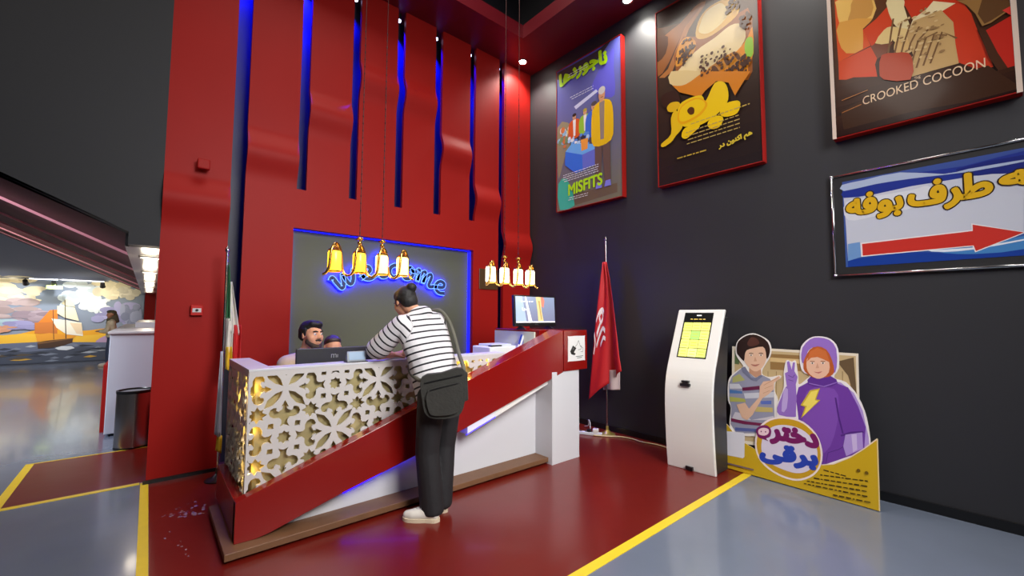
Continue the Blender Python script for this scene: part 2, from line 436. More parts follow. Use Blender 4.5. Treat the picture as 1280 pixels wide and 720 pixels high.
A.poly((248, 196, 60), [(0, .5), (0, .75), (2.0, .7), (3.3, .85), (4.2, .75), (5.5, .82), (5.5, .5)], 3)
A.poly((190, 160, 196), [(4.8, .52), (5.0, .74), (5.4, .8), (MW, .82), (MW, .45), (5.2, .45)], 3)
A.poly((104, 114, 140), [(0, 0), (0, .62), (2.5, .56), (3.6, .6), (4.6, .56), (MW, .5), (MW, 0)])
A.poly((74, 82, 100), [(0, 0), (0, .34), (2.2, .40), (3.4, .32), (4.5, .42), (MW, .34), (MW, 0)])
for k in range(70):
    x, z = rnd.uniform(.1, MW-.1), rnd.uniform(.03, .5); w = rnd.uniform(.08, .3)
    if x+w > MW or x-w < 0: continue
    A.poly(rnd.choice([(52, 58, 72), (126, 136, 156), (214, 170, 70), (176, 186, 200), (90, 80, 70), (60, 66, 84)]), [(x-w, z), (x, z+.05), (x+w, z+.01), (x, z-.02)])
# ship: hull, sails
A.poly((226, 130, 40), [(3.521, 1.063), (3.672, 1.304), (3.793, 1.525), (3.945, 1.542), (3.982, 1.156), (3.981, 0.836), (3.548, 0.846)], 1)
A.poly((204, 120, 50), [(3.516, 1.159), (3.912, 1.181), (3.981, 0.836), (3.532, 0.846)], 0)
A.poly((232, 226, 190), [(4.021, 1.727), (4.116, 1.879), (4.223, 1.847), (4.311, 1.632), (4.128, 1.654)], 1)
A.poly((240, 234, 200), [(3.939, 1.651), (4.306, 1.607), (4.415, 1.204), (4.111, 1.305), (3.95, 1.428)], 1)
A.poly((246, 242, 224), [(3.84, 1.28), (4.15, 1.23), (4.471, 1.153), (4.527, 0.747), (4.171, 0.807), (3.955, 1.009)], 1)
A.poly((236, 214, 180), [(4.223, 1.155), (4.472, 1.128), (4.517, 0.798), (4.381, 0.827)], 0)
A.poly((74, 50, 36), [(3.595, 0.58), (3.839, 0.644), (4.316, 0.703), (4.306, 0.553), (4.086, 0.463), (3.851, 0.424), (3.62, 0.41)], 1)
A.poly((120, 84, 50), [(3.595, 0.58), (4.316, 0.713), (4.318, 0.673), (3.614, 0.531)], 0)
A.poly((236, 160, 50), [(3.55, 0.822), (3.828, 0.854), (4.384, 0.751), (4.317, 0.693), (3.839, 0.644), (3.594, 0.604)], 1)
A.poly((222, 230, 240), [(3.952, 0.41), (4.086, 0.463), (4.294, 0.454), (4.367, 0.391), (4.196, 0.334), (4.023, 0.357)], 1)
A.poly((60, 44, 36), [(4.077, 1.843), (4.097, 1.843), (4.178, 0.682), (4.157, 0.683)], 0)
A.poly((60, 44, 36), [(3.853, 1.54), (3.867, 1.541), (3.926, 0.665), (3.912, 0.666)], 0)
A.build('mural', print_mat('mural_print', .5)); MUR = bpy.data.objects['mural']
tag(MUR, 'wide wall mural of a sailing ship on a golden sea', 'mural')

# track lights over the mural
r = empty('track_light', (-2.4, 17.6, 2.42), 'black ceiling track with three spotlights over the mural', 'track light')
MB().box(-5.5, -.95, 17.58, 17.63, 2.44, 2.475).build('rail', BLACKM, r)
MB().box(-2.55, -2.0, 17.56, 17.58, 2.435, 2.46).box(-1.9, -1.05, 17.56, 17.58, 2.435, 2.46).build('tube', M('cool_tube', (235, 240, 250), .4, emit=2.5), r)
for x in (-2.62, -2.08, -1.08):
    MB().cyl((x, 17.6, 2.44), (x, 17.6, 2.38), .02).cyl((x, 17.56, 2.39), (x, 17.7, 2.30), .05, .065, 16).build('spotlight', BLACKM, r)
for x in (-4.6, -2.9, -1.5, -.9): spot('mural_spot', (x, 17.2, 2.4), (x-.1, 18.4, 1.7), 30, 110, .8, (255, 240, 205))
for x in (-5.2, -1.9, -3.4): spot('mural_spot', (x, 17.0, 2.5), (x, 18.4, 1.0), 105, 120, .9, (245, 245, 250))
MB().box(-2.22, -1.9, 17.59, 17.62, 2.18, 2.28).box(-2.08, -2.04, 17.60, 17.61, 2.28, 2.4395).build('exit_sign', M('green_sign', (190, 220, 120), .4, emit=.5))
tag(bpy.data.objects['exit_sign'], 'small pale green lit box hanging below the track light', 'sign')

# hall counter, bin
r = empty('hall_counter', (-.1, 9, 0), 'white counter in the far hall behind the steel bin', 'counter')
MB().box(-.345, .24, 7.2, 12.5, .03, 1.245).build('body', M('cool_white_laminate', (200, 206, 220), .35), r, bevel=.006)
MB().box(-.40, -.347, 7.5, 12.3, 0, .84).build('red_kick_panel', RED, r)
MB().box(-.365, .26, 7.18, 12.5, 1.245, 1.275).build('top', WHITE, r, bevel=.005)
MB().box(-.15, .26, 9.2, 12.5, 1.275, 1.36).build('raised_top', WHITE, r, bevel=.005)
MB().box(-.30, .2, 7.24, 12.4, 0, .03).build('plinth', BLACKM, r)

r = empty('trash_bin', (-.07, 6.52, 0), 'round brushed steel bin standing at the end of the white hall counter', 'trash bin')
c = (-.07, 6.52, 0)
MB().lathe([(.158, .012), (.160, .05), (.160, .60), (.158, .612)], c, 40).build('body', STEEL, r, auto=True)
MB().lathe([(.162, .0), (.163, .022), (.158, .022), (.158, 0)], c, 40, caps=False).build('base_ring', BLACKM, r)
MB().lathe([(.150, .606), (.163, .606), (.165, .622), (.163, .636), (.152, .638), (.147, .63)], c, 40, caps=False).build('rim', BLACKM, r, auto=True)
MB().lathe([(.001, .612), (.147, .612), (.147, .620), (.001, .622)], c, 40).build('lid', M('grey_lid', (150, 154, 160), .35, metal=.4), r)
# ---------------------------------------------------------------- reception counter
DK = empty('reception_desk', (2.0, 3.4, 0), 'red and white reception desk with gold-backed lattice front and sloping red band', 'reception desk')
b = MB(); b.box(.41, 3.26, 3.10, 3.95, .022, .066); b.build('plinth', WOOD, DK, bevel=.004)
MB().box(.47, 3.2, 3.17, 3.9, 0, .022).build('plinth_base', BLACKM, DK)
def yb(x): return 3.2-(x-.47)/(3.31-.47)*.16
band = [(.47, .066), (.59, .066), (.68, .085), (.874, .148), (1.125, .226), (1.72, .392), (2.16, .532), (2.75, .728), (3.31, .915), (3.31, 1.347), (.47, .318)]
b = MB(); b.prism(band, lambda x, z: (x, yb(x), z), lambda x, z: (x, yb(x)+(.075 if x < 1 else .075+(x-1)*.055), z)); b.build('red_band', RED_GLOSS, DK, bevel=.003)
b = MB(); b.box(.47, .53, 3.22, 4.12, .066, .312); b.build('red_side', RED_GLOSS, DK, bevel=.003)
b = MB(); b.box(3.31, 3.685, 3.03, 4.06, .925, 1.347); b.box(3.215, 3.31, 3.30, 4.06, .925, 1.347); b.build('red_end_block', RED_GLOSS, DK, bevel=.004)
MB().box(3.195, 3.214, 3.36, 4.05, .76, 1.322).build('inner_panel', M('pale_green_white', (206, 214, 196), .4), DK)
MB().box(3.15, 3.565, 3.045, 4.0, 0, .925).build('end_post', WHITE, DK, bevel=.003)
# white lower front and the pale rail below the band
poly = [(.60, .066), (3.16, .066), (3.16, .95), (.60, .21)]
b = MB(); b.prism(poly, lambda x, z: (x, 3.29, z), lambda x, z: (x, 3.33, z)); b.build('front_panel', WHITE, DK)
tr = [(2.16, .462), (3.15, .80), (3.15, .872), (2.16, .53)]
b = MB(); b.prism(tr, lambda x, z: (x, 3.11, z), lambda x, z: (x, 3.29, z)); b.build('sloped_rail', WHITE_G, DK)
b = MB(); b.tube([(1.16, 3.272, .183), (1.72, 3.272, .340), (2.10, 3.272, .455)], .009, 8); b.tube([(2.13, 3.09, .47), (2.45, 3.09, .575)], .003, 8); b.build('led_strip', M('blue_led_desk', (40, 20, 255), .5, emit=4.5, ecol=(30, 12, 255)), DK)

# lattice: the tile motif as cut-outs in a white sheet
HT = .3335; CX, CZ = .747, .9915
def motif():
    """cut-outs around one flower centre, unit = flower-to-star distance"""
    out = []
    def rot(p, k): 
        for _ in range(k): p = [(-y, x) for x, y in p]
        return p
    leaf = [(.05, .05), (.10, .19), (.22, .33), (.36, .38), (.385, .385), (.38, .36), (.33, .22), (.19, .10)]
    fl = [(.25, 0), (.385, .075), (.375, .035), (.43, .05), (.47, .12), (.445, .16), (.40, .155), (.385, .20), (.415, .265), (.49, .295), (.56, .265), (.60, .19), (.60, .10), (.64, .06), (.71, .055), (.785, .095), (.745, 0)]
    fl = fl+[(x, -y) for x, y in fl[-2:0:-1]]
    for k in range(4): out += [rot(leaf, k), rot(fl, k)]
    return out
def star(cx, cy, r0, r1, n=8): return [(cx+(r0 if k % 2 == 0 else r1)*cos(pi*k/n), cy+(r0 if k % 2 == 0 else r1)*sin(pi*k/n)) for k in range(2*n)]
PIL = [(.20, 0), (.115, .06), (.15, .15), (.06, .115), (0, .20)]
PIL = PIL+[(-y, x) for x, y in PIL[:-1]]; PIL = [(.20, 0), (.10, .055), (.125, .125), (.055, .10), (0, .19), (-.055, .10), (-.125, .125), (-.10, .055), (-.20, 0), (-.10, -.055), (-.125, -.125), (-.055, -.10), (0, -.19), (.055, -.10), (.125, -.125), (.10, -.055)]
def holes(u0, u1, v0, v1, cu, cv):
    res = []
    for i in range(-2, 9):
        for j in range(-5, 4):
            a, c = cu+i*HT, cv+j*HT
            if (i+j) % 2 == 0:
                for p in motif(): res.append([(a+x*HT, c+y*HT) for x, y in p])
            else:
                res.append([(a+x*HT, c+y*HT) for x, y in star(0, 0, .135, .10)])
                for sx in (-1, 1):
                    for sy in (-1, 1): res.append([(a+(sx*.25+x)*HT, c+(sy*.25+y)*HT) for x, y in [(-.055, -.045), (.05, -.05), (.055, .05), (-.045, .055)]])
            res.append([(a+(.5+x*.9)*HT, c+(.5+y*.9)*HT) for x, y in PIL])
    def clip(p, ax, lim, keep):
        out = []
        for k in range(len(p)):
            A_, B_ = p[k-1], p[k]; ia, ib = (A_[ax]-lim)*keep > 0, (B_[ax]-lim)*keep > 0
            if ia != ib:
                t = (lim-A_[ax])/(B_[ax]-A_[ax]); out.append((A_[0]+(B_[0]-A_[0])*t, A_[1]+(B_[1]-A_[1])*t))
            if ib: out.append(B_)
        return out
    fin = []
    for p in res:
        q = p
        for ax, lim, k in ((0, u0, 1), (0, u1, -1), (1, v0, 1), (1, v1, -1)):
            if q: q = clip(q, ax, lim, k)
        if len(q) >= 3: fin.append(q)
    return fin
def lattice(name, u0, u1, v0, v1, m, cu, cv, f, th, parent, low=lambda u: .20):
    c = bpy.data.curves.new('lat', 'CURVE'); c.dimensions = '2D'; c.fill_mode = 'BOTH'; c.extrude = th/2
    for p in [[(u0, low(u0)), (u1, low(u1)), (u1, v1), (u0, v1)]]+[q for q in holes(u0+m, u1-m, v0+m, v1-.035, cu, cv) if min(c_-low(a_) for a_, c_ in q) > .012]:
        s = c.splines.new('POLY'); s.points.add(len(p)-1)
        for k, q in enumerate(p): s.points[k].co = (q[0], q[1], 0, 1)
        s.use_cyclic_u = True
    o = bpy.data.objects.new('lat', c); COL.objects.link(o); me = evaluated(o)
    bpy.data.objects.remove(o); bpy.data.curves.remove(c)
    for v in me.vertices: v.co = f(v.co.x, v.co.y, v.co.z)
    me.materials.clear(); me.materials.append(LATW); return link(name, me, parent)
LATW = M('white_lattice', (200, 196, 193), .35)
lattice('lattice_front', .525, 2.78, .20, 1.118, .012, CX, CZ, lambda u, v, w: (u, 3.285+w, v), .016, DK, lambda u: .17+(u-.525)*.345)
lattice('lattice_side', 3.30, 4.16, .20, 1.118, .012, 3.30+.22, CZ, lambda u, v, w: (.530+w, u, v), .016, DK)
b = MB(); b.prism([(.575, .19), (2.78, .95), (2.78, 1.115), (.575, 1.115)], lambda x, z: (x, 3.322, z), lambda x, z: (x, 3.330, z)); b.build('gold_backing', GOLD, DK)
MB().box(.572, .580, 3.34, 4.15, .20, 1.115).build('gold_backing', GOLD, DK)
MB().box(.522, 2.72, 3.276, 3.43, 1.118, 1.134).box(.522, .665, 3.43, 4.17, 1.118, 1.134).build('counter_top', WHITE, DK, bevel=.002)
MB().box(.60, 2.80, 3.40, 3.43, .08, 1.118).box(.635, .665, 3.43, 4.17, .08, 1.118).build('inner_lining', WHITE, DK)
MB().box(.67, 3.19, 3.44, 4.0, .72, .76).build('worktop', WHITE, DK)
# warm lamps glowing in the gap behind the lattice
for p, e in (((.556, 3.307, 1.0), 2.6), ((.556, 3.307, .72), 2.2), ((.556, 3.307, .46), 1.6), ((.556, 3.62, .9), 1.2), ((2.25, 3.305, 1.06), 1.8), ((2.5, 3.305, 1.07), 1.6)): point('lattice_glow', p, e*.28, (255, 206, 90), .006)
# card notice on the red block
r = empty('card_notice', (3.51, 3.03, 1.02), 'white card-payment notice stuck on the red end block', 'notice')
def cn(u, v, z): return (3.372+u, 3.0265-z, 1.022+v)
MB().prism(smooth_poly([(0, .02), (.02, 0), (.25, 0), (.27, .02), (.27, .243), (.25, .263), (.02, .263), (0, .243)], 2), lambda u, v: (3.372+u, 3.0265, 1.022+v), lambda u, v: (3.372+u, 3.0302, 1.022+v)).build('sheet', M('notice_white', (228, 228, 226), .4), r)
A = Art(lambda u, v, z: cn(u, v, z+.0004))
A.poly((26, 24, 24), [(.03, .10), (.085, .085), (.13, .135), (.075, .165)]); A.poly((26, 24, 24), [(.045, .075), (.10, .06), (.12, .075), (.09, .09), (.035, .105)])
A.poly((90, 90, 90), [(.06, .125), (.085, .115), (.10, .13), (.075, .145)])
for st in ([(.11, .15), (.14, .17), (.165, .215)], [(.165, .215), (.19, .16), (.215, .15), (.205, .12), (.16, .115)], [(.19, .155), (.24, .13), (.235, .09), (.2, .095)]): A.poly((80, 80, 80), stroke(st, .005))
for k, (a, c) in enumerate(((.12, .24), (.14, .22))): A.poly((60, 60, 60), stroke([(a, .045-.016*k), (c, .048-.016*k)], .006))
A.build('printing', print_mat('paper_print', .45), r)

# ---------------------------------------------------------------- things on the desk
r = empty('computer_monitor', (1.17, 3.56, .76), 'black computer monitor seen from behind on the desk', 'computer monitor')
MB().box(.872, 1.478, 3.55, 3.575, .88, 1.236).build('screen_back', M('monitor_black', (38, 38, 40), .45), r, bevel=.006)
MB().box(.886, 1.464, 3.5755, 3.580, .90, 1.222).build('screen', BLACKM, r)
MB().cyl((1.17, 3.585, .77), (1.17, 3.585, .95), .022).build('stand', BLACKM, r)
MB().lathe([(.11, 0), (.11, .012), (.03, .018)], (1.17, 3.59, .76), 28).build('base', BLACKM, r)
A = Art(lambda u, v, z: (1.13+u, 3.5485-z, 1.15+v)); A.text((150, 150, 152), 'm', (0, .005), (.042, .005), (0, .035)); A.poly((150, 150, 152), stroke([(.05, .006), (.052, .03)], .006))
A.build('logo', print_mat('logo_print', .3), r)
for k, (x, y) in enumerate(((1.0, 3.75),)):
    r = empty('keyboard', (x+.2, 3.78, .76), 'black keyboard on the worktop in front of the clerk', 'keyboard')
    MB().box(x, x+.42, 3.71, 3.85, .76, .782).build('keys', BLACKM, r, bevel=.004)

r = empty('desk_display', (1.26, 3.34, 1.134), 'small tilted pale blue card display standing on the counter top', 'display')
b = MB(); b.prism([(0, 0), (.055, 0), (.035, .078), (.018, .084)], lambda y, z: (1.175, 3.30+y, 1.134+z), lambda y, z: (1.318, 3.30+y, 1.134+z)); b.build('case', M('grey_case', (150, 156, 162), .35), r, bevel=.004)
b = MB(); b.prism([(-.004, .018), (.010, .078), (.012, .078), (-.002, .018)], lambda y, z: (1.185, 3.302+y, 1.134+z), lambda y, z: (1.308, 3.302+y, 1.134+z)); b.build('screen', M('pale_screen', (150, 172, 196), .25, emit=.06), r)
MB().box(1.165, 1.328, 3.288, 3.36, 1.134, 1.141).build('foot', BLACKM, r)

r = empty('printer', (2.98, 3.72, .76), 'white printer standing on the desk inside the right end', 'printer')
MB().box(2.76, 3.17, 3.58, 3.90, .76, 1.165).build('body', M('printer_white', (226, 230, 226), .35), r, bevel=.012, seg=3)
MB().box(2.83, 3.11, 3.64, 3.88, 1.165, 1.187).build('lid', M('printer_lid', (204, 210, 208), .3), r, bevel=.006)
MB().box(2.80, 2.94, 3.60, 3.66, 1.165, 1.180).build('control_strip', BLACKM, r)
MB().box(2.86, 3.10, 3.575, 3.582, .90, .98).build('paper_slot', BLACKM, r)
r = empty('brochure', (3.14, 3.46, 1.12), 'blue and white folded brochure leaning by the printer', 'brochure')
xf = Matrix.Translation((3.10, 3.53, 1.05)) @ Matrix.Rotation(radians(22), 4, 'Y')
MB(xf).box(-.03, .03, 0, .012, .135, .25).build('cover', M('brochure_blue', (46, 70, 160), .35), r)
MB(xf).box(-.012, .014, -.002, .0, .10, .25).build('white_band', M('brochure_white', (230, 230, 236), .35), r)
MB(xf).box(-.03, .03, .001, .011, .0, .135).build('back_page', M('brochure_white', (230, 230, 236), .35), r)

# television on the red end block
r = empty('television', (3.40, 3.55, 1.347), 'small flat television standing on the red top of the desk', 'television')
xf = Matrix.Translation((3.385, 3.52, 1.347)) @ Matrix.Rotation(radians(-3), 4, 'X')
MB(xf).box(-.325, .325, 0, .045, .035, .385).build('case', BLACKM, r, bevel=.006)
for s in (-1, 1): MB(xf).prism([(-.06, 0), (.10, 0), (.03, .04), (.015, .04)], lambda y, z: (s*.22-.012, y, z+.001), lambda y, z: (s*.22+.012, y, z+.001)).build('foot', BLACKM, r)
A = Art(lambda u, v, z: xf @ Vector((-.308+u, -.0012-z, .075+v)))
A.grad((112, 116, 142), (126, 140, 166), 0, .616, 0, .295)
A.poly((150, 170, 206), [(0, 0), (.16, 0), (.10, .295), (0, .295)])
A.poly((206, 206, 214), [(.19, 0), (.25, 0), (.16, .295), (.14, .295)])
A.poly((204, 184, 130), [(.34, .02), (.43, .0), (.40, .13), (.39, .295), (.31, .295), (.33, .15)]); A.poly((170, 140, 84), [(.385, .03), (.40, .04), (.37, .25), (.35, .25)])
A.poly((206, 120, 104), [(.40, .19), (.43, .17), (.45, .25), (.43, .295), (.39, .295)])
A.poly((224, 224, 230), [(0, 0), (.616, 0), (.616, .014), (0, .014)])
A.poly((236, 238, 246), stroke([(.10, .17), (.10, .14), (.135, .14), (.135, .165)], .010)); A.poly((236, 238, 246), stroke([(.15, .145), (.18, .145), (.185, .165), (.20, .15)], .010))
for k in range(5): A.poly((226, 230, 240), stroke([(.08+.04*k, .238), (.105+.04*k, .24)], .012))
m = print_mat('tv_picture', .15); nt = m.node_tree; bs = nt.nodes['Principled BSDF']; nt.links.new(nt.nodes['Attribute'].outputs['Color'], bs.inputs['Emission Color']); bs.inputs['Emission Strength'].default_value = .75
A.build('screen', m, r)
MB(xf).box(-.03, .03, -.004, 0, .045, .058).build('badge', CHROME, r)

# ---------------------------------------------------------------- neon "welcome" over the grey recess
WL = empty('neon_sign', (2.35, 5.1, 1.75), 'blue glowing script welcome sign on the grey recess', 'neon sign')
LET = {'w': ([(0, .52), (.10, .60), (.14, .30), (.20, .02), (.32, .16), (.42, .55), (.44, .28), (.52, .03), (.66, .16), (.78, .58), (.92, .50)], .92),
       'e': ([(0, .10), (.22, .22), (.40, .38), (.36, .56), (.20, .55), (.10, .34), (.16, .08), (.36, .0), (.58, .14)], .58),
       'l': ([(0, .10), (.20, .34), (.32, .80), (.24, 1.06), (.14, .90), (.12, .40), (.18, .06), (.34, .02), (.46, .14)], .44),
       'c': ([(.40, .48), (.28, .58), (.12, .44), (.08, .20), (.20, .0), (.38, .06), (.52, .18)], .52),
       'o': ([(.30, .58), (.14, .50), (.06, .26), (.16, .02), (.34, .04), (.46, .28), (.40, .52), (.30, .58), (.40, .44), (.60, .46)], .60),
       'm': ([(0, .52), (.08, .58), (.10, .02), (.14, .34), (.28, .60), (.34, .48), (.34, .03), (.38, .34), (.52, .60), (.60, .46), (.60, .08), (.70, .02), (.82, .14)], .80)}
def smooth_line(p, n=6):
    q = [p[0]]+list(p)+[p[-1]]; out = []
    for i in range(1, len(q)-2):
        a, b_, c_, d = (Vector(q[i+k]) for k in (-1, 0, 1, 2))
        for j in range(n):
            t = j/n; out.append(.5*((2*b_)+(c_-a)*t+(2*a-5*b_+4*c_-d)*t*t+(3*b_-a-3*c_+d)*t**3))
    out.append(Vector(q[-2])); return out
word = 'welcome'; tot = sum(LET[c][1] for c in word); cur = 0
WR, WCX, WCZ = 1.30, 2.36, .72          # the baseline is an arc
def arc(s, h):
    ang = (s/tot-.5)*1.17; sc = .265
    rr = WR-.04+h*sc; return (WCX+rr*sin(ang)*1.02, WCZ+rr*cos(ang))
NEON = M('neon_blue', (60, 90, 255), .4, emit=60.0, ecol=(4, 6, 255)); NEON_EDGE = M('neon_edge', (120, 170, 255), .4, emit=2.2, ecol=(90, 140, 255))
FACE = M('letter_face', (46, 62, 110), .4)
for ch in word:
    pts, adv = LET[ch]; ln = smooth_line([arc(cur+x*1.02, y) for x, y in pts]); cur += adv
    base = MB()
    def rib(b, w, ya, yb_):
        L = []; 
        for i, p in enumerate(ln):
            t = (ln[min(i+1, len(ln)-1)]-ln[max(i-1, 0)]).normalized(); nn = Vector((-t.y, t.x))*w/2
            a, c_ = p+nn, p-nn; L.append([(a.x, ya, a.y), (c_.x, ya, c_.y), (c_.x, yb_, c_.y), (a.x, yb_, a.y)])
        b.loft(L); return b
    lt = rib(MB(), .046, 5.050, 5.072).build('letter', FACE, WL)
    rib(MB(), .060, 5.0735, 5.10).build('glow_back', NEON, lt)
    b = MB()
    for sg in (-1, 1):
        L = []
        for i, p in enumerate(ln):
            t = (ln[min(i+1, len(ln)-1)]-ln[max(i-1, 0)]).normalized(); q = p+Vector((-t.y, t.x))*.026*sg; L.append((q.x, 5.052, q.y))
        b.tube(L, .0042, 6)
    b.build('edge_light', NEON_EDGE, lt)

# ---------------------------------------------------------------- pendant lamps
def pendant(xs, y, z, label, warm, glass):
    r = empty('pendant_lamp', (sum(xs)/4, y, z), label, 'pendant lamp', 'lantern pendants over the desk')
    sp = (xs[3]-xs[0])/3
    pts = []
    for k in range(145):
        t = -.5+k/144*4; x = xs[0]+t*sp
        pts.append((x, y-.034+.02*sin(2*pi*t), z+.012+.125*math.copysign(abs(cos(2*pi*t))**.42, cos(2*pi*t))))
    MB().tube(pts, .0105, 10).build('wavy_frame', GOLDTUBE, r, smooth=True)
    for k, x in enumerate(xs):
        g = MB().lathe([(.046, -.078), (.051, -.07), (.051, .065), (.044, .078)], (x, y, z), 24).build('lantern_glass', glass[k], r, auto=True)
        MB().lathe([(.049, .078), (.05, .088), (.028, .10), (.012, .125), (.012, .14)], (x, y, z), 20).build('lantern_cap', GOLDTUBE, g)
        MB().lathe([(.052, -.086), (.054, -.078), (.046, -.076)], (x, y, z), 20, caps=False).build('lantern_rim', GOLDTUBE, g)
        point('lantern_glow', (x, y, z-.13), .55, warm, .05)
    for x in xs[1:3]:
        MB().cyl((x, y, z+.135), (x, y, z+.19), .008, .008, 8).ball((x, y, z+.165), .018).lathe([(.012, .185), (.032, .195), (.030, .205), (.010, .215)], (x, y, z), 14).build('finial', GOLDTUBE, r, smooth=True)
        b = MB(); b.tube([(x, y, z+.21), (x, y, 7.2)], .0035, 6)
        for j in range(30): b.ball((x, y, z+.25+j*.062), .0065, 4, (1, 1, 1.7))
        b.build('chain', M('dark_chain', (70, 26, 26), .5, metal=.3), r)
G1 = M('amber_glass', (255, 205, 70), .3, emit=2.6, ecol=(255, 186, 40)); G2 = M('pale_amber_glass', (255, 226, 150), .3, emit=3.2, ecol=(255, 214, 120)); G3 = M('clear_lit_glass', (255, 246, 220), .3, emit=4.0, ecol=(255, 238, 200))
pendant((1.10, 1.297, 1.49, 1.68), 3.45, 1.925, 'four-lantern gold pendant with amber glass hanging nearest the clerk', (255, 200, 90), (G1, G1, G2, G2))
pendant((2.66, 2.845, 3.04, 3.215), 3.45, 1.922, 'four-lantern gold pendant with bright white glass hanging near the television', (255, 236, 200), (G3, G3, G3, G3))

# ---------------------------------------------------------------- wall fittings
r = empty('alarm_sounder', (.334, 4.99, 2.88), 'red alarm box high on the left red wall strip', 'alarm')
MB().box(.285, .385, 4.90, 4.96, 2.875, 2.972).build('housing', RED, r, bevel=.012, seg=3)
MB().box(.305, .365, 4.96, 5.0, 2.89, 2.955).build('bracket', RED_DK, r)
r = empty('fire_alarm_button', (.345, 4.99, 1.49), 'small red fire alarm call point with a white plate on the left red strip', 'alarm button')
MB().box(.298, .392, 4.955, 5.0, 1.485, 1.582).build('housing', M('alarm_red', (190, 24, 20), .3), r, bevel=.006)
MB().box(.312, .378, 4.951, 4.956, 1.515, 1.552).build('plate', WHITE, r)
MB().cyl((.345, 4.951, 1.534), (.345, 4.945, 1.534), .012).build('button', BLACKM, r)
o = MB().box(3.64, 3.985, 4.985, 5.0, 1.885, 2.185).build('wall_plate', M('bronze_plate', (96, 70, 44), .35, metal=.4), bevel=.004); tag(o, 'square brown plate on the red wall behind the white pendant', 'wall plate')
# blue lamps at the top of the gaps between the ribbons
for k in range(7):
    x = (RIB[k][1]+RIB[k+1][0])/2
    pos = ('first', 'second', 'third', 'fourth', 'fifth', 'sixth', 'last')[k]
    r = empty('slot_lamp', (x, 5.10, 5.36), 'small blue spotlight at the top of the %s wall gap from the left' % pos, 'spotlight', 'blue spotlights in the wall gaps')
    MB().cyl((x, 5.10, 5.50), (x, 5.10, 5.42), .03, .03, 16).build('body', BLACKM, r, auto=True)
    MB().lathe([(.001, 0), (.026, .002), (.026, .02)], (x, 5.10, 5.40), 16).build('lens', M('blue_white_lens', (190, 200, 255), .3, emit=5), r)
    spot('slot_blue', (x, 5.14, 5.40), (x, 5.27, 3.9), (420, 1100, 160, 900, 700, 620, 700)[k], 80, 1.0, (8, 8, 255), .02)
# downlights in the soffit
for k, (x, y) in enumerate(((4.30, 4.80), (4.42, 2.95), (4.42, 1.15), (4.42, -.75))):
    if k < 2:
        r = empty('soffit_downlight', (x, y, 5.49), ('bright round downlight in the red soffit above the wall corner', 'round downlight in the red soffit above the leftmost two posters')[k], 'ceiling light', 'downlights in the red soffit')
        MB().lathe([(.055, 0), (.075, -.004), (.075, .006), (.055, .006)], (x, y, 5.493), 24, caps=False).build('rim', CHROME, r)
        MB().lathe([(.001, 0), (.056, 0), (.056, .006), (.001, .006)], (x, y, 5.492), 24).build('lens', M('bright_lens', (255, 252, 244), .4, emit=40), r)
    spot('soffit_spot', (x, y, 5.47), (x, y, 0), 110, 125, .8, (255, 250, 240), .05)
# ---------------------------------------------------------------- framed film posters on the right wall
GLOSS = print_mat('poster_print', .22, coat=.25, bump=.05)
def poster(name, y0, y1, z0, z1, label, art, cat='poster', edge=None):
    """y0 = far (left) edge, y1 = near (right) edge"""
    r = empty(name, (4.67, (y0+y1)/2, z0), label, cat, 'framed film posters on the dark wall')
    b = MB(); t = .010
    b.box(4.580, 4.668, y1, y0, z0, z0+t).box(4.580, 4.668, y1, y0, z1-t, z1).box(4.580, 4.668, y0-t, y0, z0+t, z1-t).box(4.580, 4.668, y1, y1+t, z0+t, z1-t)
    b.build('frame', RED, r, bevel=.002)
    MB().box(4.589, 4.664, y1+t, y0-t, z0+t, z1-t).build('backing', BLACKM, r)
    if edge:
        MB().box(4.575, 4.580, y0-.028, y0, z0, z1).box(4.575, 4.580, y1, y1+.028, z0, z1).build('pale_edge', edge, r)
    A = Art(lambda u, v, z: (4.5875-z, y0-u, z0+v)); art(A, y0-y1, z1-z0); A.build('print', GLOSS, r)
def figure(A, cx, base, h, coat, legs, skin, hair, shirt=(240, 235, 225), wide=1.0):
    """a plain standing figure, seen from the front"""
    k = h; P0 = A.poly; A = type("F", (), {"poly": staticmethod(lambda c, p, sm=0: P0(c, [(cx+(a-cx)*wide, b_) for a, b_ in p], sm))})
    A.poly(legs, [(cx-.13*k, base), (cx-.03*k, base), (cx, base+.42*k), (cx+.04*k, base), (cx+.14*k, base), (cx+.13*k, base+.5*k), (cx-.13*k, base+.5*k)])
    A.poly(coat, [(cx-.15*k, base+.42*k), (cx-.19*k, base+.62*k), (cx-.16*k, base+.80*k), (cx-.05*k, base+.86*k), (cx+.05*k, base+.86*k), (cx+.16*k, base+.80*k), (cx+.19*k, base+.62*k), (cx+.15*k, base+.42*k)], 3)
    A.poly(shirt, [(cx-.045*k, base+.85*k), (cx+.045*k, base+.85*k), (cx+.03*k, base+.46*k), (cx-.03*k, base+.46*k)])
    A.poly(skin, ell(cx, base+.92*k, .055*k, .075*k, 18)); A.poly(hair, ell(cx, base+.965*k, .06*k, .04*k, 16))
    A.poly(tuple(int(c*.6) for c in skin), stroke([(cx-.02*k, base+.895*k), (cx+.02*k, base+.895*k)], .008*k))
def lines(A, rgb, u0, u1, v, n, dv, th, seed=1):
    """rows of print too small to read"""
    rn = random.Random(seed)
    for i in range(n):
        u = u0+rn.random()*.04
        while u < u1:
            w = .02+rn.random()*.05; A.poly(rgb, [(u, v-i*dv), (min(u+w, u1), v-i*dv), (min(u+w, u1), v-i*dv+th), (u, v-i*dv+th)]); u += w+.012
P1 = (4.34, 3.165, 3.045, 5.235)
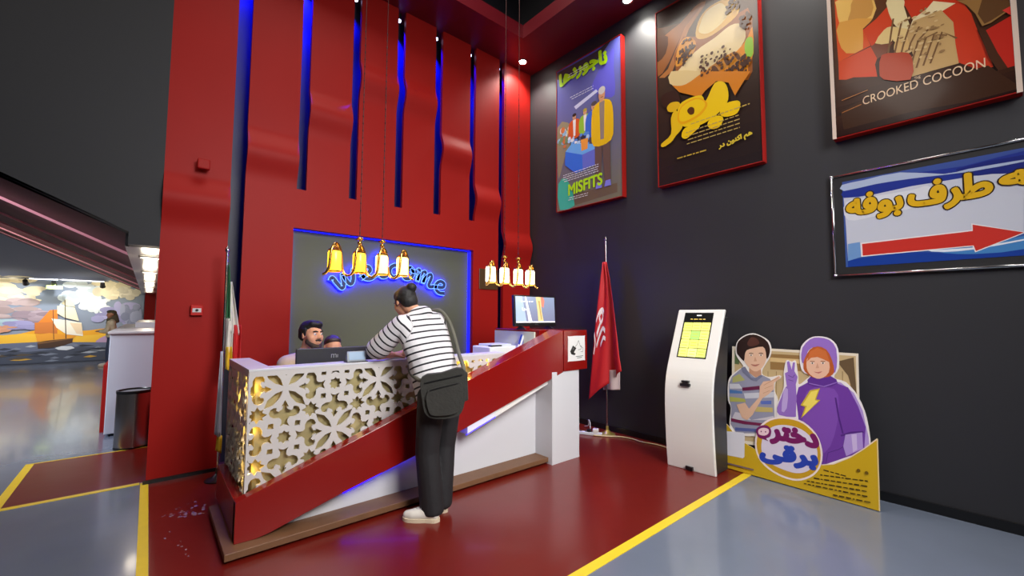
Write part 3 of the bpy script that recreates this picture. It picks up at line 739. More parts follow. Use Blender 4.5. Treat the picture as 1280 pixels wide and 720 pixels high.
def art1(A, w, h):
    A.grad((120, 118, 96), (96, 100, 190), .011, w-.011, .011, h-.011, 30)
    A.poly((70, 62, 66), [(0.011, 2.1638), (0.2624, 2.1561), (0.758, 2.1516), (0.9182, 2.179), (1.0066, 2.179), (0.686, 1.9815), (0.2354, 2.0035), (0.011, 2.0624)], 3)
    A.poly((100, 96, 206), [(0.7547, 1.7955), (1.0377, 2.0619), (1.0518, 1.7945), (1.062, 1.4025), (0.8657, 1.463), (0.6831, 1.6331)], 3)
    A.poly((206, 210, 236), [(0.3503, 1.509), (0.753, 1.6041), (0.7872, 1.5613), (0.3882, 1.4546)])
    A.poly((150, 142, 112), [(0.0167, 1.3023), (0.2326, 1.3098), (0.3859, 1.0375), (0.2047, 0.8938), (0.0699, 0.5456), (0.0291, 0.5968)], 2)
    A.poly((64, 190, 160), [(0.037, 0.4314), (0.2031, 0.4722), (0.3309, 0.205), (0.3553, 0.0436), (0.0686, 0.0294)], 2)
    A.poly((110, 96, 78), [(0.3553, 0.0436), (0.3309, 0.205), (0.8528, 0.2021), (1.0892, 0.2008), (1.0876, 0.0768)])
    A.poly((66, 104, 176), [(0.4622, 1.2292), (0.6088, 1.2745), (0.7717, 1.1394), (0.7687, 0.8195), (0.5575, 0.8465)], 2)
    # market stall and the people behind and beside it
    rn = random.Random(5)
    for k in range(34): A.poly(rn.choice([(226, 206, 120), (230, 226, 214), (120, 150, 110), (206, 120, 70), (150, 190, 220)]), ell(.05+rn.random()*.32, .95+rn.random()*.28, .02+rn.random()*.03, .02+rn.random()*.03, 10))
    figure(A, .36, .78, .62, (214, 92, 40), (60, 60, 70), (214, 160, 120), (60, 44, 40))
    figure(A, .56, .80, .60, (150, 196, 60), (60, 60, 70), (216, 166, 124), (180, 160, 60))
    figure(A, .72, .62, .82, (64, 110, 214), (90, 80, 80), (214, 160, 124), (90, 80, 80), (232, 200, 70))
    for k in range(30): A.poly(rn.choice([(120, 180, 236), (180, 210, 240), (90, 140, 220), (236, 236, 240)]), ell(.26+rn.random()*.36, .84+rn.random()*.22, .02+rn.random()*.03, .015+rn.random()*.02, 10))
    A.poly((56, 116, 222), [(0.1914, 0.8776), (0.5082, 0.7411), (0.5188, 0.51), (0.383, 0.5063), (0.1775, 0.6796)]); A.poly((104, 116, 206), [(0.5082, 0.7411), (0.7453, 0.7608), (0.7661, 0.5389), (0.5188, 0.51)]); A.poly((110, 176, 240), [(0.1914, 0.8776), (0.3091, 0.9624), (0.7459, 0.8266), (0.7453, 0.7608), (0.5082, 0.7411)])
    A.poly((240, 160, 70), [(0.4852, 0.9663), (0.6183, 0.9527), (0.6052, 0.8031), (0.4964, 0.7971)])
    figure(A, .86, .23, 1.36, (236, 190, 30), (104, 84, 76), (206, 150, 112), (200, 196, 190), (150, 132, 120), .72)
    for sx in (-.07, .08): A.poly((130, 132, 220), [(.86+sx-.05, .19), (.86+sx+.06, .19), (.86+sx+.05, .27), (.86+sx-.03, .27)])
    A.text((176, 226, 24), 'ناجوردها', (0.0868, 1.8489), (0.9477, 1.8384), (0.0792, 2.0929), .016, True, lambda a, c: (a, c+.25*sin(pi*a)))
    A.text((182, 232, 40), 'MISFITS', (0.2489, 0.2068), (0.8531, 0.2351), (0.2496, 0.3653), .007)
    lines(A, (236, 238, 244), .22, .62, 2.02, 2, .035, .008, 2); lines(A, (226, 230, 240), .28, .72, 1.66, 2, .035, .008, 3); lines(A, (226, 230, 236), .14, .80, .52, 4, .032, .010, 4); lines(A, (220, 224, 220), .24, .62, .16, 2, .03, .009, 6)
poster('film_poster', *P1, 'blue framed film poster with green lettering and people in coats, leftmost of three', art1)

P2 = (2.665, 1.512, 3.045, 5.235)
def art2(A, w, h):
    A.grad((40, 32, 34), (84, 54, 32), .011, w-.011, .011, h-.011, 20)
    A.poly((44, 30, 24), [(0.011, 2.179), (0.3359, 2.168), (0.5578, 2.0375), (0.3301, 1.8982), (0.0904, 1.9581), (0.011, 1.9952)])
    A.poly((150, 92, 46), [(0.011, 1.6771), (0.1028, 1.8391), (0.3163, 1.8921), (0.4923, 1.996), (0.6197, 1.988), (0.5544, 1.8944), (0.3686, 1.7962), (0.1681, 1.4871), (0.0203, 1.3731)], 2)
    A.poly((176, 112, 56), [(0.1523, 1.4116), (0.3689, 1.8096), (0.5556, 1.9464), (0.5934, 1.9379), (0.4215, 1.7681), (0.208, 1.359), (0.1074, 1.3211), (0.0348, 1.3528)])
    A.poly((84, 52, 34), [(0.011, 1.8781), (0.1602, 1.8095), (0.1276, 1.6171), (0.0237, 1.5544), (0.011, 1.6245)], 2)
    # plain spotted-fabric cushion shapes in the poster's colours
    A.poly((150, 84, 30), [(0.2503, 1.3807), (0.2258, 1.5422), (0.3532, 1.7098), (0.497, 1.6356), (0.5611, 1.6417), (1.0521, 1.6621), (1.0908, 1.52), (1.0748, 0.9693), (1.0302, 0.8943), (0.2473, 1.2329)])
    A.poly((222, 150, 44), [(0.2523, 1.475), (0.2828, 1.6099), (0.3663, 1.6896), (0.4708, 1.6227), (0.494, 1.5055), (0.3867, 1.3984), (0.2644, 1.3879)], 3)
    A.poly((222, 176, 80), [(0.5264, 1.7914), (0.6172, 1.8851), (0.7641, 1.9035), (0.9026, 1.8597), (0.9663, 1.7235), (0.9304, 1.633), (0.7316, 1.5652), (0.5845, 1.5645), (0.497, 1.6356)], 3)
    A.poly((240, 218, 150), [(0.551, 1.7517), (0.6166, 1.8593), (0.7635, 1.8783), (0.8321, 1.8007), (0.8526, 1.7012), (0.757, 1.6278), (0.6352, 1.6029), (0.5363, 1.6677)], 3)
    A.poly((236, 214, 160), [(0.2205, 1.2853), (0.48, 1.4597), (0.7063, 1.5148), (0.8719, 1.566), (0.9828, 1.5186), (1.0221, 1.3645), (0.9311, 1.2527), (0.7465, 1.2171), (0.6002, 1.1827), (0.5233, 1.1135), (0.2335, 1.2388)], 3)
    A.poly((232, 146, 34), [(0.5358, 1.1081), (0.6002, 1.1827), (0.7465, 1.2171), (0.9311, 1.2527), (1.0433, 1.3536), (1.0884, 1.4376), (1.0906, 1.1511), (1.0342, 1.0352), (0.9876, 0.9127)], 2)
    A.poly((206, 136, 40), [(0.5984, 1.1066), (0.6253, 1.197), (0.723, 1.2281), (0.8865, 1.2622), (0.9632, 1.2127), (0.9724, 1.1479), (0.8826, 1.1169), (0.7439, 1.1181), (0.6467, 1.0728)], 3)
    for st in ("570,610 600,590 640,640 600,660", "680,530 710,515 740,570 710,590", "770,485 800,470 835,520 810,540", "515,660 540,640 575,690 545,700"): A.poly((96, 54, 24), [tuple(p) for p in P2S[st]], 2)
    A.poly((150, 200, 60), [(1.021, 1.3289), (1.0644, 1.3427), (1.0895, 1.294), (1.0851, 1.1419), (1.0369, 1.1293), (1.0073, 1.2275)], 3)
    rn = random.Random(9)
    for (bx, by, rx, ry, n) in [(0.3758, 1.5104, 0.117, 0.146, 46), (0.9, 1.7616, 0.066, 0.073, 22), (0.8806, 1.0444, 0.162, 0.097, 44), (1.0264, 1.5192, 0.053, 0.095, 26), (1.0143, 1.0921, 0.053, 0.071, 16)]:
        for k in range(n):
            a, rr = rn.random()*6.28, sqrt(rn.random()); A.poly((70, 36, 20), ell(bx+rx*rr*cos(a), by+ry*rr*sin(a), .008+rn.random()*.014, .01+rn.random()*.016, 9))
    A.poly((214, 130, 34), [(0.2043, 1.3498), (1.0619, 0.9657), (0.9977, 0.8905), (0.907, 0.7716), (0.8462, 0.9378), (0.7215, 1.009), (0.597, 0.9514), (0.5415, 0.8997), (0.2984, 1.0547), (0.1812, 1.2211)]); A.poly((226, 200, 140), [(0.2043, 1.3498), (0.5486, 1.1956), (0.492, 1.1453), (0.3778, 1.1182), (0.2804, 1.1399), (0.181, 1.2113)], 2)
    for k in range(46):
        A.poly((80, 42, 20), ell(.55+rn.random()*.36, 1.13+rn.random()*.24, .008+rn.random()*.012, .01+rn.random()*.014, 9))
    # yellow blobs of the title
    A.poly((60, 34, 26), [(0.0854, 1.1015), (0.2595, 1.0901), (0.3057, 0.9357), (0.1949, 0.8905), (0.0935, 0.9784)], 3)
    YB = (240, 200, 24)
    for c_, r_ in ((YB, "190,290 200,210 270,165 340,150 365,185 420,75 480,70 505,130 495,200 430,270 340,330 250,345 205,330"), ((226, 180, 30), "125,225 150,195 195,190 205,215 170,250 135,250"), (YB, "455,245 490,200 560,182 580,205 560,260 500,282 460,275"), (YB, "375,330 400,290 450,275 474,295 450,345 400,358"), ((232, 190, 30), "150,290 180,240 215,300 220,350 180,400 150,440 100,470 90,450 150,390"), (YB, "215,395 240,350 330,335 290,380 250,415 225,415")):
        A.poly(c_, P2S[r_], 3)
    A.poly((236, 170, 20), [(0.2723, 0.7551), (0.3241, 0.8804), (0.4866, 0.9122), (0.5944, 0.8418), (0.6193, 0.7678), (0.5365, 0.6881), (0.3868, 0.6572), (0.3002, 0.6778)], 3); A.poly(YB, [(0.2923, 0.7672), (0.3336, 0.8672), (0.4862, 0.8936), (0.5764, 0.8396), (0.5928, 0.7779), (0.5189, 0.7131), (0.3874, 0.6854), (0.3106, 0.703)], 3)
    A.poly((92, 52, 24), [(0.3899, 0.7983), (0.4285, 0.8274), (0.471, 0.7963), (0.4677, 0.7375), (0.4228, 0.7389)], 3)
    A.text((216, 190, 60), 'هم اکنون در', (0.7358, 0.2328), (1.0648, 0.2772), (0.7292, 0.3058), .004, True)
    lines(A, (190, 158, 60), .25, .60, .27, 1, .04, .014, 8)
    lines(A, (196, 166, 80), .42, 1.05, .62, 1, .04, .012, 3); lines(A, (186, 160, 90), .36, .95, .54, 4, .045, .010, 4)
P2S = {'570,610 600,590 640,640 600,660': [(0.6619, 1.193), (0.6984, 1.2017), (0.7439, 1.1181), (0.6962, 1.1143)], '680,530 710,515 740,570 710,590': [(0.7939, 1.2324), (0.8287, 1.2345), (0.8608, 1.1515), (0.8263, 1.1428)], '770,485 800,470 835,520 810,540': [(0.8971, 1.2386), (0.9308, 1.2406), (0.9673, 1.1624), (0.9394, 1.1514)], '515,660 540,640 575,690 545,700': [(0.5935, 1.1601), (0.6247, 1.1717), (0.6654, 1.09), (0.6289, 1.0933)], '190,290 200,210 270,165 340,150 365,185 420,75 480,70 505,130 495,200 430,270 340,330 250,345 205,330': [(0.2723, 0.7551), (0.2952, 0.9011), (0.431, 0.9343), (0.56, 0.9109), (0.603, 0.8292), (0.7037, 0.9894), (0.8051, 0.9553), (0.8434, 0.8325), (0.8238, 0.7164), (0.712, 0.6334), (0.5521, 0.581), (0.3857, 0.6103), (0.3, 0.6683)], '125,225 150,195 195,190 205,215 170,250 135,250': [(0.1445, 0.9292), (0.1965, 0.9684), (0.2862, 0.9433), (0.3047, 0.8878), (0.2344, 0.8465), (0.164, 0.8726)], '455,245 490,200 560,182 580,205 560,260 500,282 460,275': [(0.7553, 0.6622), (0.8155, 0.7195), (0.9293, 0.7069), (0.9597, 0.6552), (0.9256, 0.5728), (0.8281, 0.5699), (0.7623, 0.6061)], '375,330 400,290 450,275 474,295 450,345 400,358': [(0.6142, 0.5595), (0.6596, 0.6162), (0.7456, 0.6122), (0.7847, 0.5625), (0.7424, 0.4884), (0.6565, 0.4942)], '150,290 180,240 215,300 220,350 180,400 150,440 100,470 90,450 150,390': [(0.1928, 0.7836), (0.2546, 0.8584), (0.3207, 0.7186), (0.3283, 0.6204), (0.2482, 0.5511), (0.1869, 0.4932), (0.0837, 0.4664), (0.0636, 0.512), (0.1888, 0.5898)], '215,395 240,350 330,335 290,380 250,415 225,415': [(0.3168, 0.5383), (0.3666, 0.6073), (0.5339, 0.5781), (0.459, 0.5199), (0.3828, 0.479), (0.3352, 0.4943)]}
poster('film_poster', *P2, 'brown and orange framed poster with yellow blobs and spots, middle of three', art2)

P3 = (.948, -.140, 3.085, 5.30)
def art3(A, w, h):
    A.grad((40, 18, 12), (150, 92, 44), .028, w-.028, .011, h-.011, 24)
    A.poly((214, 78, 24), [(0.0562, 1.2829), (0.1851, 1.2071), (0.1726, 1.0809), (0.2429, 0.9107), (0.2884, 0.7377), (0.0635, 0.6946), (0.0571, 0.9676)])
    A.poly((236, 190, 100), [(0.0841, 1.2664), (0.3253, 1.1246), (0.3121, 0.973), (0.244, 0.9402), (0.151, 0.9185), (0.0907, 1.0019), (0.066, 1.214)], 2)
    A.poly((206, 150, 74), [(0.1851, 1.2071), (0.3109, 1.1331), (0.3021, 0.9985), (0.2079, 0.9901), (0.1388, 1.0122), (0.1661, 1.1153)], 2)
    A.poly((222, 160, 70), [(0.0846, 1.0572), (0.3119, 0.9681), (0.2429, 0.9107), (0.2362, 0.7337), (0.1213, 0.7493), (0.0708, 0.8981)], 2)
    A.poly((210, 66, 28), [(0.2425, 0.9008), (0.3332, 0.9515), (0.4073, 1.0178), (0.4498, 0.8584), (0.3484, 0.7859), (0.2949, 0.7147), (0.0631, 0.6844), (0.0663, 0.5492), (0.3209, 0.4477), (0.2952, 0.7244)])
    A.poly((206, 70, 30), [(0.0635, 0.6946), (0.288, 0.7279), (0.3272, 0.6106), (0.2943, 0.5084), (0.1125, 0.5107), (0.0617, 0.5327)])
    A.poly((120, 66, 44), [(0.288, 0.7279), (0.3324, 0.7451), (0.4295, 0.696), (0.3847, 0.6219), (0.3269, 0.601)])
    A.poly((200, 56, 28), [(0.4734, 1.0375), (0.7962, 0.8477), (0.8402, 0.7865), (0.8707, 0.6989), (0.8976, 0.5455), (0.9431, 0.3348), (0.9605, 0.2424), (0.9059, 0.2334), (0.7867, 0.3571), (0.7753, 0.6366), (0.717, 0.8215), (0.5581, 0.8088), (0.5176, 0.9544)])
    # robe, sleeves and gathered skirt of the seated figure
    A.poly((232, 214, 160), [(0.4096, 1.0751), (0.5106, 1.0156), (0.5084, 0.9597), (0.5347, 0.7839), (0.5136, 0.7573), (0.455, 0.8171), (0.4241, 0.911), (0.4069, 1.0082)], 2)
    A.poly((226, 196, 130), [(0.3178, 0.7426), (0.3787, 0.8288), (0.4211, 0.8353), (0.4747, 0.797), (0.5396, 0.7436), (0.5503, 0.6817), (0.4431, 0.6892), (0.4306, 0.7243), (0.4087, 0.6969)], 2)
    A.poly((214, 174, 110), [(0.4431, 0.6892), (0.4839, 0.6875), (0.5431, 0.6667), (0.5466, 0.5902), (0.5188, 0.557), (0.4397, 0.6048)], 3)
    A.poly((236, 218, 170), [(0.5589, 0.8271), (0.638, 0.8667), (0.6775, 0.9083), (0.7951, 0.8216), (0.7223, 0.8005), (0.6353, 0.8035), (0.581, 0.731), (0.5335, 0.6904), (0.5297, 0.7583)])
    A.poly((196, 160, 104), [(0.5144, 0.7097), (0.5581, 0.8088), (0.7167, 0.8127), (0.7772, 0.6801), (0.7812, 0.5006), (0.7921, 0.3458), (0.6416, 0.3522), (0.533, 0.3546), (0.4495, 0.4386), (0.5465, 0.525)])
    for k in range(8):
        A.poly((120, 84, 50), stroke([(.44+.05*k, 3.98-.05*k-P3[2]), (.40+.045*k, 3.72-P3[2]), (.36+.04*k, 3.50-P3[2])], .012))
    rn = random.Random(4)
    for k in range(60): A.poly(rn.choice([(214, 184, 130), (150, 116, 74)]), ell(.46+rn.random()*.26, .45+rn.random()*.42, .006+rn.random()*.012, .004+rn.random()*.008, 7))
    A.poly((176, 62, 30), [(0.3619, 0.4008), (0.3369, 0.4892), (0.3561, 0.6163), (0.4393, 0.5955), (0.5188, 0.557), (0.5417, 0.4714), (0.5228, 0.3312)], 2)
    A.poly((150, 110, 60), [(0.8016, 0.8356), (0.8641, 0.8078), (1.06, 0.6868), (1.06, 0.6191), (0.9645, 0.5696), (0.9208, 0.5676), (0.8923, 0.6781), (0.8511, 0.7714)]); A.poly((96, 64, 36), [(0.9298, 0.7692), (1.06, 0.6868), (1.06, 0.6286), (0.9653, 0.5862), (0.9323, 0.5786), (0.9032, 0.672)])
    A.poly((186, 40, 28), [(0.9354, 0.5256), (1.06, 0.5706), (1.06, 0.3559), (1.06, 0.141), (1.0311, 0.1772), (0.9758, 0.3443)]); A.poly((212, 60, 50), [(1.0206, 0.6315), (1.06, 0.6422), (1.06, 0.5706), (1.0402, 0.6037)])
    A.poly((70, 38, 22), [(0.8984, 0.5623), (0.9357, 0.5339), (0.9858, 0.331), (1.06, 0.0954), (1.0078, 0.1215), (0.9424, 0.3182)])
    A.grad((34, 10, 8), (58, 30, 16), .028, w-.028, .011, .20, 6)
    A.poly((58, 32, 18), [(0.0653, 0.235), (0.2266, 0.2814), (0.5751, 0.2756), (0.9354, 0.259), (1.06, 0.0663), (1.0585, 0.028), (0.8247, 0.028), (0.5199, 0.0662), (0.0805, 0.0658)])
    A.text((228, 196, 160), 'CROOKED', (0.2194, 0.2345), (0.5647, 0.247), (0.2194, 0.3055))
    A.text((228, 196, 160), 'COCOON', (0.5936, 0.2481), (0.9233, 0.2523), (0.5943, 0.3201))
    A.text((228, 196, 160), 'THE', (0.5443, 0.3186), (0.5814, 0.3158), (0.5453, 0.3415))
    for q in ([(0.076, 0.3316), (0.2561, 0.3545)], [(0.0748, 0.2205), (0.2091, 0.2456)]): A.poly((190, 120, 60), stroke(q, .005))
poster('film_poster', *P3, 'red and brown framed poster with a seated robed figure, rightmost of three', art3, edge=M('pale_frame_edge', (216, 196, 180), .35))

# ---------------------------------------------------------------- direction banner
SY0, SY1, SZ0, SZ1 = .985, -.80, 1.872, 2.765
r = empty('direction_banner', (4.66, .1, SZ0), 'wide blue and white banner with a red arrow and yellow lettering, below the robed-figure poster', 'banner')
b = MB()
for a, c in (((SY0, SZ0), (SY1, SZ0)), ((SY1, SZ0), (SY1, SZ1)), ((SY1, SZ1), (SY0, SZ1)), ((SY0, SZ1), (SY0, SZ0))): b.cyl((4.645, *a), (4.645, *c), .011, n=10); b.ball((4.645, *a), .015, 8)
b.build('tube_frame', CHROME, r, smooth=True)
MB().box(4.650, 4.668, SY1+.005, SY0-.005, SZ0+.005, SZ1-.005).build('backing', M('banner_black', (34, 34, 36), .5), r)
A = Art(lambda u, v, z: (4.6485-z, SY0-u, SZ0+v)); BW, BH = SY0-SY1, SZ1-SZ0
A.grad((60, 92, 160), (60, 80, 150), .075, BW-.07, .07, BH-.06, 4)
A.poly((196, 200, 212), [(0.0792, 0.7609), (0.431, 0.7323), (0.7746, 0.7292), (1.1045, 0.674), (1.0841, 0.2346), (0.8362, 0.2409), (0.4099, 0.2009), (0.0917, 0.1322), (0.0886, 0.435)]); A.poly((196, 200, 212), [(.9, .46), (BW-.07, .5), (BW-.07, .74), (.9, .72)])
A.poly((36, 52, 140), [(0.1719, 0.7935), (0.4584, 0.8013), (0.8188, 0.7798), (1.1108, 0.8094), (1.1065, 0.7167), (0.8356, 0.6906), (0.5264, 0.6933), (0.3017, 0.6763), (0.0836, 0.6876), (0.0834, 0.76)], 2)
A.poly((30, 40, 120), [(0.7762, 0.7678), (1.1095, 0.7809), (1.1042, 0.6669), (0.9552, 0.6832), (0.8359, 0.6982)], 2)
A.poly((170, 184, 210), [(0.0737, 0.8075), (0.2274, 0.8156), (0.4594, 0.823), (0.7107, 0.7455), (0.8382, 0.7515), (1.108, 0.7481), (1.1073, 0.7338), (0.8372, 0.7286), (0.5524, 0.7529), (0.3051, 0.762), (0.0859, 0.7503)], 2)
A.poly((214, 216, 222), [(0.0965, 0.6489), (0.3011, 0.6592), (0.525, 0.6606), (0.6184, 0.6719), (0.6816, 0.5778), (0.5662, 0.5212), (0.2945, 0.4882), (0.1047, 0.486)], 3)
A.poly((28, 62, 150), [(0.0917, 0.1322), (0.2813, 0.148), (0.5046, 0.1605), (0.6844, 0.1295), (1.0788, 0.1218), (1.0762, 0.07), (0.7453, 0.07), (0.4043, 0.07), (0.0894, 0.0706)])
A.poly((70, 130, 190), [(0.642, 0.1656), (0.8326, 0.1585), (1.0827, 0.2064), (1.0785, 0.1148), (0.8503, 0.1039), (0.6844, 0.1295)], 2); A.poly((226, 232, 240), [(0.597, 0.1597), (0.8324, 0.154), (1.0818, 0.1852), (1.0813, 0.1753), (0.8519, 0.1396), (0.6847, 0.1372)], 2)
A.poly((110, 150, 200), [(0.0968, 0.2734), (0.1801, 0.2805), (0.1819, 0.1496), (0.0913, 0.1234)])
A.poly((232, 226, 226), [(0.1825, 0.2714), (0.8372, 0.2861), (0.8363, 0.3362), (1.0946, 0.2302), (0.8469, 0.1162), (0.8358, 0.1626), (0.186, 0.1509)]); A.poly((198, 52, 44), [(0.1929, 0.2614), (0.8419, 0.2778), (0.843, 0.326), (1.0839, 0.2317), (0.8513, 0.1262), (0.8411, 0.1694), (0.1945, 0.1604)])
for tx, a, c, d in (('بوفه', (0.1015, 0.4776), (0.4548, 0.4681), (0.1097, 0.7001)), ('طرف', (0.5033, 0.4759), (0.9421, 0.4775), (0.5104, 0.7102)), ('به', (0.9931, 0.5436), (1.1951, 0.5435), (0.998, 0.6723))):
    A.text((40, 26, 20), tx, a, c, d, .020, True); A.text((218, 172, 30), tx, a, c, d, .0115, True)
A.build('print', print_mat('banner_print', .3, coat=.3), r)

# ---------------------------------------------------------------- flags
r = empty('flag_on_stand', (4.50, 3.38, 0), 'tall red flag with a white emblem on a chrome pole against the dark wall', 'flag')
MB().cyl((4.50, 3.38, .03), (4.50, 3.38, 2.46), .013, .010, 14).build('pole', CHROME, r, auto=True)
MB().lathe([(.004, 0), (.02, .012), (.011, .03), (.010, .045), (.02, .055), (.008, .085), (.001, .10)], (4.50, 3.38, 2.44), 16).build('finial', CHROME, r, smooth=True)
MB().lathe([(.10, 0), (.10, .012), (.05, .03), (.02, .06), (.016, .11)], (4.50, 3.38, 0), 28).build('base', M('brass_base', (196, 176, 92), .35, metal=.7), r, auto=True)
FL = [(2.20, 3.40, 3.35), (2.0, 3.43, 3.29), (1.75, 3.46, 3.235), (1.5, 3.49, 3.195), (1.25, 3.52, 3.16), (1.0, 3.55, 3.13), (.83, 3.575, 3.10)]
def flag_surface(side, u, v):
    """v 0..1 down, u 0..1 from the far to the near edge"""
    t = v*(len(FL)-1); i = min(int(t), len(FL)-2); f = t-i
    z, a, c = [FL[i][k]*(1-f)+FL[i+1][k]*f for k in range(3)]
    if v > .6: z -= (v-.6)/.4*(1-u)**1.2*.42; a += (v-.6)/.4*.05*(1-u)
    return (4.47-.055*v*sin(u*7+.6)-.02*sin(u*13+v*3)+side, a+(c-a)*u, z)
def cloth(fn, nu, nv, th, name, mat, parent):
    b = MB(); vs = []; fs = []
    for j in range(nv+1):
        for i in range(nu+1): vs.append(fn(i/nu, j/nv))
    for j in range(nv):
        for i in range(nu): k = j*(nu+1)+i; fs.append((k, k+1, k+nu+2, k+nu+1))
    b._add(vs, fs); o = b.build(name, mat, parent, smooth=True); m = o.modifiers.new('t', 'SOLIDIFY'); m.thickness = th; return o
FRED = M('flag_red', (196, 30, 36), .6, var=.05)
fc = cloth(lambda u, v: flag_surface(0, u, v), 26, 34, .003, 'flag_cloth', FRED, r)
A = Art(lambda u, v, z: tuple(Vector(flag_surface(0, u, v))+Vector((-.006-z, 0, 0))))
for st, w in (([(.25, .64), (.34, .56), (.30, .50), (.38, .46), (.44, .51), (.36, .56)], .035), ([(.20, .55), (.26, .49), (.33, .45), (.42, .44), (.50, .47)], .03), ([(.28, .70), (.36, .64), (.48, .60), (.58, .62)], .03), ([(.42, .70), (.52, .66), (.60, .67)], .026), ([(.18, .63), (.24, .68), (.22, .74)], .026)):
    ln = smooth_line([(max(.03, a-.15), c) for a, c in st], 8)
    for p, q in zip(ln[:-1], ln[1:]): A.poly((236, 226, 226), stroke([p, q], w))
A.build('emblem', print_mat('flag_print', .6), fc)
cloth(lambda u, v: (4.515+.02*sin(u*8), 3.45-.245*u, .80-.25*v+.03*u), 16, 20, .003, 'flag_lining', M('flag_lining', (206, 186, 184), .65), r)

r = empty('national_flag', (.60, 4.72, 0), 'green white and red draped flag on a slim pole beside the left red strip', 'flag')
MB().cyl((.545, 4.72, .03), (.535, 4.72, 2.08), .013, .010, 14).build('pole', CHROME, r, auto=True)
MB().lathe([(.004, 0), (.018, .012), (.02, .03), (.006, .06), (.001, .07)], (.535, 4.72, 2.07), 14).build('finial', CHROME, r, smooth=True)
MB().lathe([(.10, 0), (.10, .012), (.05, .03), (.02, .06), (.016, .11)], (.545, 4.72, 0), 28).build('base', BLACKM, r, auto=True)
def drape(x0a, x1a, x0b, x1b, z0, z1, ph, dy):
    return lambda u, v: (x0a+(x0b-x0a)*v+(x1a+(x1b-x1a)*v-x0a-(x0b-x0a)*v)*u, 4.69+dy+.02*sin(u*9+ph)+.012*sin(u*17+v*2), z0+(z1-z0)*v-.04*u*v)
cloth(drape(.548, .556, .548, .600, 1.96, 1.46, 0, .012), 14, 18, .002, 'green_band', M('flag_green', (34, 104, 60), .6), r)
cloth(drape(.566, .578, .556, .662, 1.80, 1.34, 1, 0), 16, 18, .002, 'white_band', M('flag_white', (216, 212, 206), .6), r)
cloth(drape(.552, .60, .554, .606, 1.46, 1.17, 1.5, -.006), 10, 12, .002, 'white_fold', M('flag_white', (216, 212, 206), .6), r)
cloth(drape(.596, .664, .604, .672, 1.40, .98, 2, -.010), 14, 14, .002, 'red_band', M('flag_red2', (190, 30, 34), .6), r)
cloth(drape(.556, .598, .562, .612, 1.20, 1.0, 2, -.018), 10, 8, .003, 'gold_fringe', M('fringe', (220, 180, 40), .6), r)
cloth(drape(.518, .535, .500, .552, 1.16, .42, 0, -.01), 12, 16, .002, 'hanging_fold', M('flag_white2', (190, 192, 204), .6), r)
cloth(drape(.52, .56, .515, .56, .40, .28, 0, -.012), 8, 6, .003, 'lower_fringe', M('fringe', (220, 180, 40), .6), r)

# ---------------------------------------------------------------- power strip and cables
r = empty('power_strip', (4.33, 3.52, 0), 'white power strip lying on the red floor by the flag pole', 'power strip')
xf = Matrix.Translation((4.30, 3.52, .0035)) @ Matrix.Rotation(radians(-62), 4, 'Z')
MB(xf).box(-.17, .17, -.03, .03, 0, .038).build('body', WHITE, r, bevel=.008)
for k, x in enumerate((-.10, -.03, .04)): MB(xf).cyl((x, 0, .038), (x, 0, .041), .02, n=16).build('socket', M('socket_grey', (120, 120, 124), .5), r)
MB(xf).box(.055, .125, -.032, .032, .036, .085).build('plug', M('plug_white', (220, 216, 206), .4), r, bevel=.01)
MB(xf).box(-.02, .035, -.025, .025, .038, .07).build('plug', BLACKM, r, bevel=.008)
b = MB(); b.tube(smooth_line([(4.46, 3.62, .03), (4.50, 3.66, .10), (4.52, 3.70, .12), (4.54, 3.72, .04), (4.56, 3.80, .012)], 6), .006, 8); tag(b.build('power_cable', WHITE, smooth=True), 'short white cable looping up behind the power strip', 'cable')
b = MB(); b.tube(smooth_line([(4.30, 3.44, .013), (4.40, 3.30, .013), (4.50, 3.2, .012), (4.54, 3.05, .012), (4.52, 2.9, .012), (4.56, 2.7, .012), (4.53, 2.5, .012), (4.55, 2.34, .012)], 6), .009, 8); tag(b.build('floor_cable', M('cream_cable', (206, 186, 140), .5), smooth=True), 'cream cable running along the floor by the dark wall to the kiosk', 'cable')

# ---------------------------------------------------------------- ticket kiosk
r = empty('ticket_kiosk', (4.2, 2.08, 0), 'white curved self-service ticket kiosk with a lit yellow screen', 'kiosk')
YA, YB_ = 1.845, 2.315
def kx(y): return (2.32-y)*.07
front = [(4.065, .0), (4.045, .2), (4.033, .45), (4.030, .64), (4.042, .80), (4.075, .94), (4.135, 1.085), (4.355, 1.572)]
front = [tuple(p) for p in smooth_line(front, 4)]
back = [(x+.035, z) for x, z in front]
core = [(x+.036, z) for x, z in front]
sh = front+back[::-1]
b = MB(); b.prism(sh, lambda x, z: (x+kx(YA), YA, z), lambda x, z: (x+kx(YB_), YB_, z)); b.build('front_shell', WHITE_G, r, bevel=.010, seg=3, auto=False)
cb = [(x+.002, z) for x, z in back[1:-1]]+[(4.47, 1.50), (4.40, 1.0), (4.355, .6), (4.355, .012), (4.12, .012)]
b = MB(); b.prism(cb, lambda x, z: (x+kx(YA), YA+.012, z), lambda x, z: (x+kx(YB_), YB_-.012, z)); b.build('rear_housing', M('dark_housing', (40, 40, 42), .4), r)
